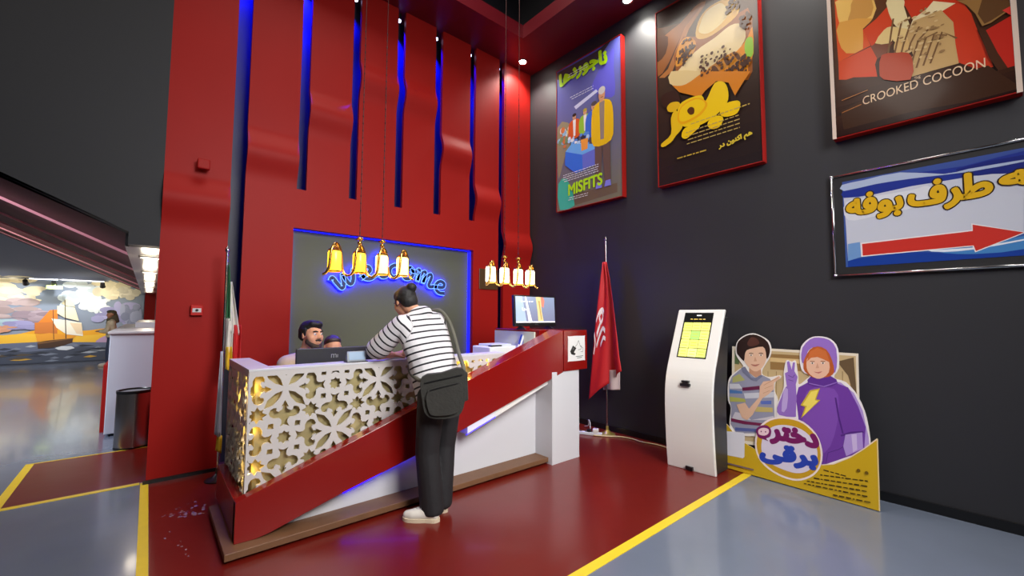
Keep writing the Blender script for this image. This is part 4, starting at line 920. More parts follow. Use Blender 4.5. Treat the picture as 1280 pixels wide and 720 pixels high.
# tilted face frame
q0 = Vector((4.135, 0, 1.085)); q1 = Vector((4.355, 0, 1.572)); tv = (q1-q0).normalized(); nv = Vector((-tv.z, 0, tv.x))
def face(u, v, z):
    """u across from the far edge, v up the sloped face"""
    y = YB_-u; p = q0+tv*v+nv*(z+.0015); return (p.x+kx(y), y, p.z)
b = MB(); b.prism([(.080, .0), (.372, .0), (.372, .50), (.080, .50)], lambda a, c: face(a, c, 0), lambda a, c: face(a, c, -.01)); b.build('bezel', BLACKM, r)
A = Art(lambda u, v, z: face(u, v, .0006+z))
A.poly((20, 20, 20), [(.085, .005), (.367, .005), (.367, .495), (.085, .495)])
rn = random.Random(2)
for i in range(3):
    for j in range(4):
        c = [(226, 228, 120), (234, 234, 140), (216, 224, 110), (196, 228, 120), (228, 220, 116)][rn.randint(0, 4)]
        if (i, j) == (1, 2): c = (160, 226, 110)
        if (i, j) == (2, 0): c = (190, 206, 110)
        A.poly(c, [(.094+.091*i, .012+.095*j), (.181+.091*i, .012+.095*j), (.181+.091*i, .102+.095*j), (.094+.091*i, .102+.095*j)])
        for k in range(2): A.poly((176, 176, 50), stroke([(.108+.091*i, .04+.095*j+.03*k), (.165+.091*i, .04+.095*j+.03*k)], .006))
lines(A, (230, 230, 230), .20, .26, .46, 1, .02, .012, 3); lines(A, (226, 190, 90), .14, .31, .42, 1, .02, .008, 4)
m = print_mat('kiosk_screen', .15); bs = m.node_tree.nodes['Principled BSDF']; m.node_tree.links.new(m.node_tree.nodes['Attribute'].outputs['Color'], bs.inputs['Emission Color']); bs.inputs['Emission Strength'].default_value = .75
A.build('screen', m, r)
MB().box(4.035, 4.09, 2.055, 2.15, .815, .842).box(4.035, 4.09, 2.065, 2.135, .85, .872).build('receipt_slot', BLACKM, r, bevel=.003)
MB().box(4.056, 4.10, 2.05, 2.12, .014, .045).build('lower_vent', BLACKM, r)

# ---------------------------------------------------------------- printed standee
CA, CB = Vector((4.452, 2.0, 0.0)), Vector((4.4, 0.725, 0.0)); cs = (CB-CA).normalized(); ctv = Vector((0.130418, -0.005319, 0.991445)); cn_ = cs.cross(ctv); 
if cn_.x > 0: cn_ = -cn_
def cut(u, v, z): return CA+cs*u+ctv*v+cn_*z
CUL, CUE, CUG, LN0, LN1 = {232: [(0.469, 0.9864), (0.476, 0.6096)], 262: [(0.5412, 0.994), (0.5471, 0.6222)], 300: [(0.63, 1.0034), (0.6345, 0.6376)], 500: [(1.0516, 1.0478), (1.0502, 0.7109)], 530: [(1.109, 1.0538), (1.1068, 0.7209)]}, {300: (0.3165, 1.1284), 374: (0.4073, 1.1353)}, {176: (0.8346, 1.0972), 226: (0.914, 1.1044)}, [(0.9229, 0.207), (0.8999, 0.1611), (0.8534, 0.1214), (0.806, 0.0836), (0.782, 0.0564), (0.9904, 0.029)], [(1.0781, 0.2015), (1.2461, 0.2069), (1.2456, 0.1667), (1.2452, 0.1278), (1.2447, 0.089), (1.2442, 0.0504)]
r = empty('cardboard_standee', (4.5, 1.35, 0), 'cardboard standee of two children leaning on the dark wall beside the kiosk', 'standee')
def board(name, poly, z0, z1, m): 
    b = MB(); b.prism(poly, lambda a, c: cut(a, c, z0), lambda a, c: cut(a, c, z1)); return b.build(name, m, r)
CARD = M('card_edge', (214, 206, 196), .5)
BOY = smooth_poly([(0.3237, 1.348), (0.3984, 1.3269), (0.469, 1.2818), (0.4962, 1.2124), (0.4894, 1.1326), (0.4542, 1.0619), (0.4199, 0.9908), (0.4255, 0.9479), (0.4894, 0.9349), (0.5692, 0.959), (0.583, 0.937), (0.5406, 0.8985), (0.5306, 0.8128), (0.5613, 0.7312), (0.5546, 0.5841), (0.5483, 0.4142), (0.1863, 0.3359), (0.129, 0.4273), (0.137, 0.5859), (0.1068, 0.6603), (0.0988, 0.8197), (0.1267, 0.9065), (0.2084, 0.9822), (0.2435, 1.0162), (0.1925, 1.0825), (0.1644, 1.1439), (0.1745, 1.2467), (0.2328, 1.3134)], 3)
GIRL = smooth_poly([(0.8804, 1.3401), (0.9667, 1.3214), (1.0213, 1.2396), (1.0267, 1.0731), (0.9936, 0.9885), (1.0776, 0.9576), (1.1606, 0.8472), (1.2137, 0.6834), (1.2354, 0.4731), (1.2187, 0.4037), (0.921, 0.2253), (0.5497, 0.0504), (0.5445, 0.5955), (0.5708, 0.7348), (0.6079, 0.8524), (0.6062, 0.9824), (0.6258, 1.1018), (0.6711, 1.096), (0.7036, 1.1027), (0.7234, 0.9666), (0.7307, 0.8953), (0.7931, 0.9558), (0.8125, 0.9861), (0.7564, 1.0178), (0.7356, 1.1209), (0.7448, 1.2373), (0.8075, 1.3178)], 3)
BASE = [(0.0043, 0.5465), (0.0569, 0.4593), (0.123, 0.4087), (0.188, 0.3364), (0.2808, 0.2806), (0.4128, 0.2299), (0.8998, 0.2429), (0.9909, 0.2737), (1.1004, 0.3537), (1.1953, 0.4469), (1.2792, 0.5438), (1.2864, 0.002), (0.0114, 0.0058)]
BG = [(0.126, 1.2057), (1.1588, 1.2071), (1.1679, 0.3579), (0.1481, 0.2547)]
board('photo_board', BG, .0, .010, CARD)
board('figure_board', BOY, .011, .018, CARD); board('figure_board', GIRL, .011, .018, CARD)
board('base_board', BASE, .0205, .030, CARD)
PRC = print_mat('standee_print', .35, coat=.15)
A = Art(lambda u, v, z: cut(u, v, .0101+z))
A.poly((226, 216, 196), BG); A.poly((196, 172, 128), [(0.1518, 1.1816), (1.1437, 1.185), (1.1521, 0.3973), (0.1739, 0.2873)])
A.poly((150, 116, 70), [(0.4854, 1.1551), (0.7412, 1.1588), (0.7423, 1.0152), (0.4881, 1.0069)]); A.poly((214, 184, 130), [(0.4861, 1.1206), (0.7414, 1.1234), (0.7417, 1.083), (0.4868, 1.0808)])
for x in (232, 262, 300, 500, 530): A.poly((150, 124, 84), stroke([tuple(p) for p in CUL[x]], .006))
A.poly((104, 84, 60), [(1.0128, 1.127), (1.1286, 1.1722), (1.1548, 0.7294), (1.0898, 1.0168)]); A.poly((90, 110, 70), [(0.1523, 1.1646), (0.2017, 1.1623), (0.2002, 1.0277), (0.1565, 1.0293)])
A.build('background_print', PRC, r)
A = Art(lambda u, v, z: cut(u, v, .0181+z))
SK = (226, 184, 156); SK2 = (196, 146, 118)
A.poly((236, 230, 226), BOY)
A.poly((150, 150, 172), [(0.2125, 0.9773), (0.2566, 1.0043), (0.3084, 0.9505), (0.365, 0.9025), (0.4184, 0.9471), (0.4897, 0.9173), (0.5252, 0.8617), (0.5301, 0.7018), (0.5414, 0.4247), (0.1987, 0.3513), (0.1381, 0.4292), (0.1422, 0.5868), (0.1189, 0.6556), (0.1095, 0.821), (0.1376, 0.8983)])
for c_, q in [((178, 176, 110), [(0.1432, 0.8895), (0.2099, 0.9331), (0.2663, 0.8777), (0.1449, 0.8362)]), ((206, 206, 214), [(0.1121, 0.824), (0.2101, 0.8339), (0.2433, 0.7923), (0.1203, 0.7756)]), ((80, 120, 176), [(0.1166, 0.7657), (0.2402, 0.7657), (0.2446, 0.7442), (0.1218, 0.7291)]), ((176, 176, 90), [(0.1203, 0.6956), (0.2648, 0.6979), (0.2807, 0.6668), (0.1271, 0.6476)]), ((104, 30, 70), [(0.2392, 0.8009), (0.399, 0.8402), (0.3998, 0.8047), (0.2452, 0.7704)]), ((204, 204, 214), [(0.2572, 0.7486), (0.5263, 0.7998), (0.5271, 0.7505), (0.2711, 0.6989)]), ((90, 110, 186), [(0.4116, 0.6978), (0.5071, 0.7166), (0.5076, 0.6834), (0.4182, 0.6688)]), ((196, 176, 110), [(0.371, 0.6383), (0.5196, 0.6534), (0.5203, 0.6119), (0.3661, 0.5896)]), ((206, 200, 210), [(0.1797, 0.5541), (0.2562, 0.5548), (0.3317, 0.5052), (0.5299, 0.5795), (0.5305, 0.5432), (0.1434, 0.4692)]), ((116, 36, 76), [(0.1428, 0.4874), (0.283, 0.4832), (0.4971, 0.5002), (0.4975, 0.4759), (0.2714, 0.453), (0.1438, 0.4563)]), ((90, 100, 160), [(0.1842, 0.4061), (0.532, 0.4527), (0.5324, 0.4287), (0.1852, 0.3741)])]: A.poly(c_, q)
A.poly((118, 120, 146), [(0.2249, 0.9945), (0.2628, 1.0115), (0.3217, 0.9129), (0.3648, 0.9115), (0.4123, 0.949), (0.4247, 0.9312), (0.3716, 0.8802), (0.3224, 0.8871), (0.2388, 0.9561)])
A.poly(SK2, [(0.3007, 1.0086), (0.4075, 1.0062), (0.4159, 0.9494), (0.3647, 0.9153), (0.302, 0.9563)])
A.poly(SK, [(0.2534, 1.1236), (0.2749, 1.1785), (0.3519, 1.2086), (0.4224, 1.2182), (0.4546, 1.1647), (0.4536, 1.0913), (0.4228, 1.0206), (0.3755, 0.9758), (0.33, 0.9815), (0.2789, 1.0262), (0.2548, 1.0704)], 2)
A.poly((46, 30, 28), [(0.3303, 1.3348), (0.401, 1.3165), (0.4621, 1.2685), (0.487, 1.199), (0.4765, 1.1316), (0.4581, 1.1045), (0.4497, 1.1708), (0.4224, 1.2182), (0.3397, 1.1999), (0.275, 1.1745), (0.256, 1.1238), (0.2499, 1.0633), (0.1954, 1.1191), (0.1775, 1.1489), (0.1802, 1.2334), (0.2104, 1.2785), (0.2636, 1.3188)], 2)
A.poly((86, 50, 44), [(0.3122, 1.3047), (0.3622, 1.2963), (0.3879, 1.2449), (0.3144, 1.2143), (0.2759, 1.2387)], 3)
for x in (300, 374): A.poly((240, 236, 232), ell(*CUE[x], .014, .007, 14)); A.poly((40, 26, 22), ell(*CUE[x], .0065, .007, 12)); A.poly((50, 32, 28), stroke([(CUE[x][0]-.02, CUE[x][1]+.016), (CUE[x][0], CUE[x][1]+.021), (CUE[x][0]+.02, CUE[x][1]+.016)], .006))
A.poly((176, 110, 96), [(0.3161, 1.0402), (0.3558, 1.0387), (0.3994, 1.0505), (0.3684, 1.0243), (0.3376, 1.0239)], 2); A.poly((206, 156, 128), [(0.354, 1.1181), (0.3721, 1.074), (0.3428, 1.0688)])
A.poly(SK, [(0.1904, 0.6276), (0.2721, 0.6603), (0.3107, 0.6091), (0.399, 0.7311), (0.404, 0.8332), (0.4339, 0.8853), (0.5015, 0.9024), (0.567, 0.9538), (0.5796, 0.9403), (0.5641, 0.9187), (0.5271, 0.8868), (0.5259, 0.8245), (0.483, 0.7725), (0.4254, 0.7226), (0.345, 0.5581), (0.2951, 0.4957), (0.2473, 0.5121)], 1)
A.poly(SK2, stroke([(0.4382, 0.8504), (0.5017, 0.8962), (0.5639, 0.936)], .005)); A.poly(SK2, stroke([(0.4447, 0.8197), (0.5138, 0.8577)], .004)); A.poly(SK2, stroke([(0.4338, 0.7741), (0.4916, 0.8074)], .004))
A.build('boy_print', PRC, r)
A = Art(lambda u, v, z: cut(u, v, .0181+z))
V1, V2, V3 = (112, 62, 160), (150, 112, 196), (176, 148, 214)
A.poly((236, 230, 232), GIRL)
A.poly(V3, [(0.9281, 0.9535), (1.0411, 0.953), (1.13, 0.8772), (1.1872, 0.7425), (1.2229, 0.5359), (1.2272, 0.4466), (1.1921, 0.4134), (1.1939, 0.596), (1.1516, 0.7738), (1.0774, 0.9153)])
A.poly(V1, [(0.8176, 0.9363), (0.7276, 0.8684), (0.7083, 0.7751), (0.73, 0.5921), (0.5793, 0.3933), (0.5837, 0.0968), (0.9135, 0.2405), (1.0744, 0.3474), (1.1922, 0.4217), (1.2049, 0.6149), (1.1572, 0.7748), (1.0918, 0.9172), (1.0115, 0.9422), (0.9204, 0.9015)])
A.poly((128, 78, 176), [(0.7938, 0.8438), (0.9964, 0.8901), (1.0255, 0.7002), (0.9659, 0.4095), (0.8442, 0.3099), (0.7632, 0.5433)], 3)
A.poly((84, 42, 130), stroke([(1.0037, 0.82), (1.0254, 0.6653), (1.0539, 0.5327)], .012)); A.poly((84, 42, 130), stroke([(1.0394, 0.5124), (1.1109, 0.5533), (1.191, 0.5754)], .014)); A.poly((90, 48, 136), stroke([(0.936, 0.2638), (0.951, 0.3539), (1.0246, 0.3977), (1.0607, 0.4318)], .006))
A.poly(V3, [(1.0711, 0.5278), (1.1828, 0.5703), (1.1871, 0.4451), (1.0759, 0.3578), (1.0564, 0.4308)]); A.poly((206, 186, 230), [(1.1108, 0.5364), (1.1456, 0.549), (1.1488, 0.4277), (1.121, 0.3992)])
A.poly(V2, [(0.6253, 0.8586), (0.7073, 0.8885), (0.7096, 0.6441), (0.6966, 0.6007), (0.5763, 0.5974), (0.556, 0.6552), (0.5882, 0.7568)], 2); A.poly((190, 166, 222), [(0.6084, 0.8177), (0.6429, 0.8417), (0.6363, 0.6689), (0.5934, 0.6329)], 2)
A.poly(V2, [(0.6168, 0.9836), (0.641, 0.9998), (0.633, 1.0887), (0.6503, 1.1), (0.6719, 1.0224), (0.6815, 1.0892), (0.6986, 1.0907), (0.6943, 1.0112), (0.7201, 0.9624), (0.704, 0.8785), (0.6339, 0.8693)], 1); A.poly((96, 60, 140), stroke([(0.6449, 0.9672), (0.6829, 0.9523), (0.6963, 0.9788)], .006)); A.poly((96, 60, 140), stroke([(0.6453, 0.9286), (0.6866, 0.9202)], .005))
A.poly((96, 52, 146), [(0.8254, 0.982), (0.9694, 0.9984), (1.0204, 0.9433), (0.9204, 0.8943), (0.8015, 0.9081)], 2); A.poly(V2, stroke([(0.8096, 0.9166), (0.9204, 0.9015), (1.0145, 0.9497)], .008))
A.poly(V2, [(0.8804, 1.3288), (0.9605, 1.31), (1.0107, 1.2353), (1.0133, 1.0809), (0.9907, 1.0243), (0.9742, 1.141), (0.9279, 1.2299), (0.8566, 1.2442), (0.7999, 1.2025), (0.7692, 1.0894), (0.749, 1.122), (0.7566, 1.2284), (0.8157, 1.3086)], 2)
A.poly((186, 92, 44), [(0.8162, 1.2169), (0.8726, 1.2489), (0.9388, 1.225), (0.9787, 1.1414), (0.9967, 1.043), (0.9694, 0.9984), (0.9234, 0.9803), (0.8416, 0.9689), (0.7763, 1.0198), (0.7661, 1.0663), (0.7723, 1.1278)], 2)
A.poly((232, 186, 158), [(0.7921, 1.1257), (0.8182, 1.1468), (0.9202, 1.155), (0.9604, 1.1123), (0.9573, 1.0297), (0.9141, 0.9774), (0.8671, 0.9645), (0.8157, 0.9958), (0.7909, 1.0497)], 2)
A.poly((204, 112, 58), [(0.7922, 1.1067), (0.8163, 1.1998), (0.8726, 1.2376), (0.9357, 1.2118), (0.9665, 1.1128), (0.9202, 1.1364), (0.8729, 1.1549), (0.8247, 1.1435)])
for x in (176, 226): A.poly((240, 236, 232), ell(*CUG[x], .013, .007, 14)); A.poly((60, 40, 30), ell(*CUG[x], .006, .007, 12)); A.poly((130, 80, 50), stroke([(CUG[x][0]-.018, CUG[x][1]+.016), (CUG[x][0]+.018, CUG[x][1]+.016)], .005))
A.poly((190, 110, 104), [(0.8445, 1.0233), (0.8764, 1.0211), (0.9109, 1.034), (0.8827, 1.0107)], 2); A.poly((212, 160, 134), [(0.873, 1.1044), (0.8858, 1.0591), (0.8604, 1.0548)])
A.poly((206, 176, 60), [(0.818, 0.8546), (0.8924, 0.8832), (0.8645, 0.7842), (0.8958, 0.7818), (0.7497, 0.5995), (0.7816, 0.7048), (0.7455, 0.7136)]); A.poly((244, 222, 100), [(0.8261, 0.8446), (0.8799, 0.8669), (0.855, 0.7754), (0.8802, 0.7721), (0.7659, 0.6209), (0.7945, 0.7143), (0.7619, 0.72)])
A.build('girl_print', PRC, r)
A = Art(lambda u, v, z: cut(u, v, .0301+z))
A.poly((206, 168, 30), BASE); A.poly((236, 214, 190), stroke([(1.2792, 0.5413), (1.1953, 0.4456), (1.1003, 0.3525), (0.9909, 0.2724), (0.9114, 0.2447)], .008)); A.poly((228, 206, 150), stroke([(1.2792, 0.5413), (1.2855, 0.002)], .008)); A.poly((214, 190, 110), stroke([(0.008, 0.5374), (0.013, 0.0093)], .006))
A.poly((228, 226, 236), smooth_poly([(0.0608, 0.3485), (0.2708, 0.3741), (0.2816, 0.3612), (0.2843, 0.1504), (0.2698, 0.1347), (0.072, 0.123), (0.0587, 0.1353), (0.0484, 0.3332)], 1))
A.poly((244, 226, 222), smooth_poly([(0.6554, 0.5915), (0.7724, 0.5741), (0.8699, 0.4907), (0.9135, 0.366), (0.9056, 0.2445), (0.8533, 0.1439), (0.7575, 0.0721), (0.6577, 0.0538), (0.5397, 0.0759), (0.4287, 0.1462), (0.3796, 0.2514), (0.381, 0.3781), (0.4357, 0.4939), (0.5317, 0.5641)], 3))
A.poly((204, 158, 36), smooth_poly([(0.6516, 0.5765), (0.7663, 0.5589), (0.858, 0.4813), (0.8996, 0.3626), (0.8928, 0.2477), (0.8438, 0.1545), (0.7513, 0.0865), (0.6601, 0.071), (0.5475, 0.0922), (0.4425, 0.1585), (0.3952, 0.2551), (0.3969, 0.3741), (0.4472, 0.4798), (0.536, 0.5502)], 3))
A.poly((222, 212, 232), smooth_poly([(0.6393, 0.5196), (0.7542, 0.5076), (0.8402, 0.4433), (0.8786, 0.3441), (0.8647, 0.2469), (0.8055, 0.1639), (0.72, 0.1237), (0.6182, 0.1258), (0.5114, 0.1535), (0.4412, 0.2223), (0.436, 0.3384), (0.4788, 0.436), (0.5465, 0.4938)], 3))
MAG, BLU = (122, 28, 96), (44, 70, 178)
A.text(MAG, 'دختر', *[(0.515, 0.3388), (0.8762, 0.3301), (0.5163, 0.5024)], .015, True)
A.text(BLU, 'برقی', *[(0.4314, 0.1499), (0.8708, 0.1926), (0.4324, 0.3081)], .015, True)
A.poly(MAG, smooth_poly([(0.3843, 0.4237), (0.422, 0.4688), (0.478, 0.483), (0.5131, 0.4505), (0.5073, 0.3909), (0.4732, 0.3643), (0.4944, 0.3443), (0.4596, 0.351), (0.4028, 0.3635)], 3)); A.poly((240, 206, 214), smooth_poly([(0.4043, 0.4279), (0.4435, 0.4553), (0.4896, 0.453), (0.493, 0.417), (0.4589, 0.3876), (0.4094, 0.3887)], 3))
for q in ([(0.4287, 0.4181)][0], [(0.4666, 0.4231)][0]): A.poly(MAG, ell(*q, .006, .007, 12))
for k in range(6): 
    rn = random.Random(k)
    a = Vector(LN0[k]); c = Vector(LN1[k]); L = (c-a).length; d = (c-a)/L; t = 0
    while t < L-.03:
        w = .012+rn.random()*.03; A.poly((70, 56, 20), stroke([a+d*t, a+d*min(t+w, L)], .007+rn.random()*.004)); t += w+.010
for p in ([(1.1607, 0.2688)][0], [(1.2118, 0.2644)][0]): A.poly((110, 84, 20), ell(*p, .012, .014, 10))
for q in ([(0.1111, 0.0509), (0.374, 0.0557)],): A.poly((120, 100, 110), stroke(q, .014))
A.poly((90, 80, 150), ell(*[(0.0791, 0.0579)][0], .012, .012, 12))
A.build('base_print', PRC, r)
board('rear_strut', [(.55, .0), (.70, 0), (.66, .5), (.6, .5)], -.012, -.002, CARD)
# ---------------------------------------------------------------- people
SKIN = M('skin', (206, 150, 118), .5, var=.06, vscale=20); HAIR = M('black_hair', (15, 12, 13), .6, var=.3, vscale=60, bump=.4, bscale=120)
EYEW = M('eye_white', (226, 220, 214), .2); EYED = M('eye_dark', (36, 24, 18), .2)
def frame_of(pos, fwd, up=(0, 0, 1), sc=1.0):
    f = Vector(fwd).normalized(); u = Vector(up); u = (u-f*u.dot(f)).normalized(); rr = f.cross(u)
    return Matrix.Translation(pos) @ Matrix(((rr.x, f.x, u.x, 0), (rr.y, f.y, u.y, 0), (rr.z, f.z, u.z, 0), (0, 0, 0, 1))) @ Matrix.Scale(sc, 4)
def T(m, hulls): 
    s = m.to_scale().x
    return [[(m @ Vector(p), tuple(x*s for x in r) if isinstance(r, tuple) else r*s) for p, r in h] for h in hulls]
HEADH = [[((0, -.018, .032), (.074, .088, .084)), ((0, .0, .03), (.070, .085, .08))],
         [((0, .02, .02), .068), ((0, .032, -.058), (.05, .045, .04)), ((0, .062, -.092), .026), ((.034, .05, -.02), .038), ((-.034, .05, -.02), .038)],
         [((0, .088, .028), .009), ((0, .110, -.012), .012), ((.012, .094, -.018), .010), ((-.012, .094, -.018), .010)],
         [((.03, .078, .036), .014), ((-.03, .078, .036), .014)], [((.078, -.008, .0), (.010, .018, .032))], [((-.078, -.008, .0), (.010, .018, .032))],
         [((.016, .084, -.054), .010), ((-.016, .084, -.054), .010), ((0, .092, -.054), .009)]]
def hand(w, d, n, side=1, curl=.5):
    """palm and five fingers: w wrist, d pointing direction, n palm-back normal"""
    d = Vector(d).normalized(); n = Vector(n); n = (n-d*n.dot(d)).normalized(); s = d.cross(n)*side; w = Vector(w)
    P = lambda a, b, c: w+d*a+s*b+n*c
    H = [[(P(0, 0, 0), .026), (P(.04, .028, 0), .017), (P(.085, .032, 0), .013), (P(.085, -.032, 0), .013), (P(.04, -.026, 0), .016)]]
    for k, (b, L) in enumerate(((.034, .062), (.012, .074), (-.011, .070), (-.033, .054))):
        a0 = P(.085, b, 0); a1 = P(.085+L*.5, b*1.1, -L*.12*curl); a2 = P(.085+L*.85, b*1.12, -L*.45*curl); H += limb((a0, .0095), (a1, .0088), (a2, .0075))
    H += limb((P(.02, .03, -.004), .014), (P(.055, .058, -.014), .011), (P(.085, .066, -.022), .009)); return H
def face_parts(body, m, brow=True, beard=None, eyes=True):
    for s in (-1, 1):
        if eyes:
            c = m @ Vector((s*.031, .080, .016)); MB().ball(c, .0125, 8).build('eye', EYEW, body, smooth=True)
            c = m @ Vector((s*.031, .0895, .016)); MB().ball(c, .0055, 8).build('iris', EYED, body, smooth=True)
        if brow: soft('eyebrow', T(m, [[((s*.014, .093, .037), .0055), ((s*.032, .092, .043), .006), ((s*.050, .080, .037), .004)]]), HAIR, body, .003, 1)
    if beard: soft('beard', T(m, beard), M('beard_hair', (52, 36, 30), .7, bump=.5, bscale=160), body, .004, 2)

def shoe(ankle, toe, mat, sole, parent, L=.27):
    a = Vector(ankle); t = Vector(toe); d = (t-a); d.z = 0; d.normalize(); s = Vector((-d.y, d.x, 0)); g = Vector((a.x, a.y, 0))-d*.05
    P = lambda u, v, z: g+d*u+s*v+Vector((0, 0, z))
    u = soft('shoe', [[(P(.03, 0, .05), .036), (P(.10, 0, .065), .042), (P(.05, 0, .095), .040)], [(P(.10, 0, .055), .042), (P(.19, .006, .045), .040), (P(.235, .0, .04), .032)]], mat, parent, .008, 3)
    out = smooth_poly([(-.01, 0), (.02, .036), (.09, .038), (.17, .048), (.235, .040), (.272, 0), (.235, -.040), (.17, -.044), (.09, -.036), (.02, -.036)], 3)
    b = MB(); b.prism(out, lambda x, y: tuple(P(x, y, .003)), lambda x, y: tuple(P(x, y, .028))); b.build('sole', sole, u, bevel=.004)
    b = MB()
    for k in range(4): b.tube([P(.10+.025*k, -.022, .104-.008*k), P(.112+.025*k, 0, .112-.009*k), P(.10+.025*k, .022, .104-.008*k)], .003, 6)
    b.build('laces', M('lace_white', (214, 212, 206), .6), u)
def stripe_attr(o, segs):
    """garment coordinate: distance along the nearest bone, for the woven stripes"""
    me = o.data; org = ORG[o.name]; at = me.attributes.new('along', 'FLOAT', 'POINT')
    for v in me.vertices:
        p = v.co+org; best = None
        for a, b_, off, r in segs:
            a, b_ = Vector(a), Vector(b_); d = b_-a; L = d.length; t = max(-.3, min(1.2, (p-a).dot(d)/L/L)); q = (p-(a+d*max(0, min(1, t)))).length-r
            if best is None or q < best[0]: best = (q, off+t*L)
        at.data[v.index].value = best[1]
def stripe_mat(name, base, dark, period, duty):
    m = M(name, base, .8, bump=.15, bscale=90); nt = m.node_tree; bs = nt.nodes['Principled BSDF']
    a = nt.nodes.new('ShaderNodeAttribute'); a.attribute_name = 'along'
    d = nt.nodes.new('ShaderNodeMath'); d.operation = 'DIVIDE'; d.inputs[1].default_value = period
    f = nt.nodes.new('ShaderNodeMath'); f.operation = 'FRACT'; g = nt.nodes.new('ShaderNodeMath'); g.operation = 'LESS_THAN'; g.inputs[1].default_value = duty
    x = nt.nodes.new('ShaderNodeMix'); x.data_type = 'RGBA'; x.inputs['A'].default_value = (*lin(base), 1); x.inputs['B'].default_value = (*lin(dark), 1)
    nt.links.new(a.outputs['Fac'], d.inputs[0]); nt.links.new(d.outputs[0], f.inputs[0]); nt.links.new(f.outputs[0], g.inputs[0]); nt.links.new(g.outputs[0], x.inputs['Factor']); nt.links.new(x.outputs['Result'], bs.inputs['Base Color']); return m

# customer leaning on the counter
HM = frame_of((1.585, 3.185, 1.60), (-.10, .88, -.46), (-.05, .40, .9))
sL, sR, eL, eR = (1.495, 3.06, 1.425), (1.825, 3.10, 1.445), (1.395, 3.245, 1.185), (1.77, 3.36, 1.20)
wL, wR = (1.56, 3.36, 1.168), (1.66, 3.375, 1.172)
hpL, hpR, knL, knR, akL, akR = (1.635, 2.83, .90), (1.825, 2.88, .90), (1.63, 2.87, .49), (1.815, 2.93, .49), (1.655, 2.82, .09), (1.775, 2.89, .09)
body = T(HM, HEADH)+limb((HM @ Vector((0, -.02, -.04)), .052), ((1.665, 3.09, 1.50), .058))
body += [[((1.665, 3.09, 1.47), .06), (sL, .05), (sR, .05), ((1.70, 2.93, 1.15), (.13, .09, .1))], [((1.70, 2.93, 1.15), (.13, .09, .1)), ((1.73, 2.86, .95), (.14, .10, .1))]]
body += limb((sL, .05), (eL, .040), (wL, .028))+limb((sR, .05), (eR, .040), (wR, .028))
body += hand(wL, (.9, .25, -.05), (0, 0, 1), 1, .3)+hand(wR, (-.7, .5, -.05), (0, 0, 1), -1, .3)
body += limb((hpL, .085), (knL, .06), (akL, .045))+limb((hpR, .085), (knR, .06), (akR, .045))
pc = soft('person', body, SKIN, None, .0075, 3, origin=(1.72, 2.86, 0))
tag(pc, 'person in a striped shirt and black jeans leaning on the counter with back turned', 'person')
face_parts(pc, HM)
soft('hair', T(HM, [[((0, -.03, .045), (.082, .088, .084)), ((0, .02, .07), (.070, .07, .06))], [((0, -.06, -.02), (.07, .05, .06)), ((0, -.04, .03), (.080, .06, .07))], [((.07, .0, .02), (.015, .035, .05)), ((.06, -.03, .03), .03)], [((-.07, .0, .02), (.015, .035, .05)), ((-.06, -.03, .03), .03)],
     [((.015, -.108, .082), (.044, .042, .040))], [((0, -.07, .06), .045), ((.012, -.095, .078), .034)]]), HAIR, pc, .006, 3)
BT = [((1.665, 3.08, 1.455), .088), ((1.515, 3.06, 1.42), .080), ((1.815, 3.09, 1.445), .082), ((1.69, 2.98, 1.22), (.185, .13, .10)), ((1.72, 2.92, 1.08), (.188, .135, .10))]
sh = soft('shirt', [BT, [((1.69, 2.98, 1.22), (.185, .13, .1)), ((1.735, 2.86, .95), (.192, .14, .06)), ((1.73, 2.87, .86), (.188, .14, .03))],
     [(sL, .078), ((1.43, 3.16, 1.31), .086), ((1.40, 3.225, 1.25), .092)], [((1.40, 3.225, 1.25), .090), ((1.385, 3.25, 1.235), .086)], [(sR, .075), ((1.77, 3.24, 1.32), .072), ((1.75, 3.355, 1.21), .064)],
     [((1.69, 3.06, 1.51), .066), ((1.635, 3.10, 1.51), .062)]], stripe_mat('striped_cotton', (212, 209, 212), (20, 20, 28), .050, .26), pc, .009, 5)
stripe_attr(sh, [((1.665, 3.10, 1.54), (1.73, 2.86, .88), 0, .13), (sL, (1.37, 3.26, 1.18), .04, .07), (sR, (1.80, 3.33, 1.22), .02, .07)])
JEAN = M('black_denim', (24, 23, 26), .75, var=.2, vscale=7, bump=.3, bscale=30)
soft('trousers', [[((1.73, 2.86, .93), (.165, .12, .06)), (hpL, .105), (hpR, .105)]]+[[(hpL, .108), (knL, .090)], [(knL, .090), ((1.66, 2.835, .06), (.088, .095, .03))], [(hpR, .105), (knR, .088)], [(knR, .088), ((1.775, 2.90, .06), (.085, .095, .03))]], JEAN, pc, .010, 5)
SHW = M('white_shoe', (222, 218, 208), .5); SOL = M('cream_sole', (206, 190, 164), .6)
shoe((1.64, 2.80, .05), (1.46, 2.985, 0), SHW, SOL, pc); shoe((1.78, 2.90, .05), (1.74, 3.05, 0), SHW, SOL, pc, .24)

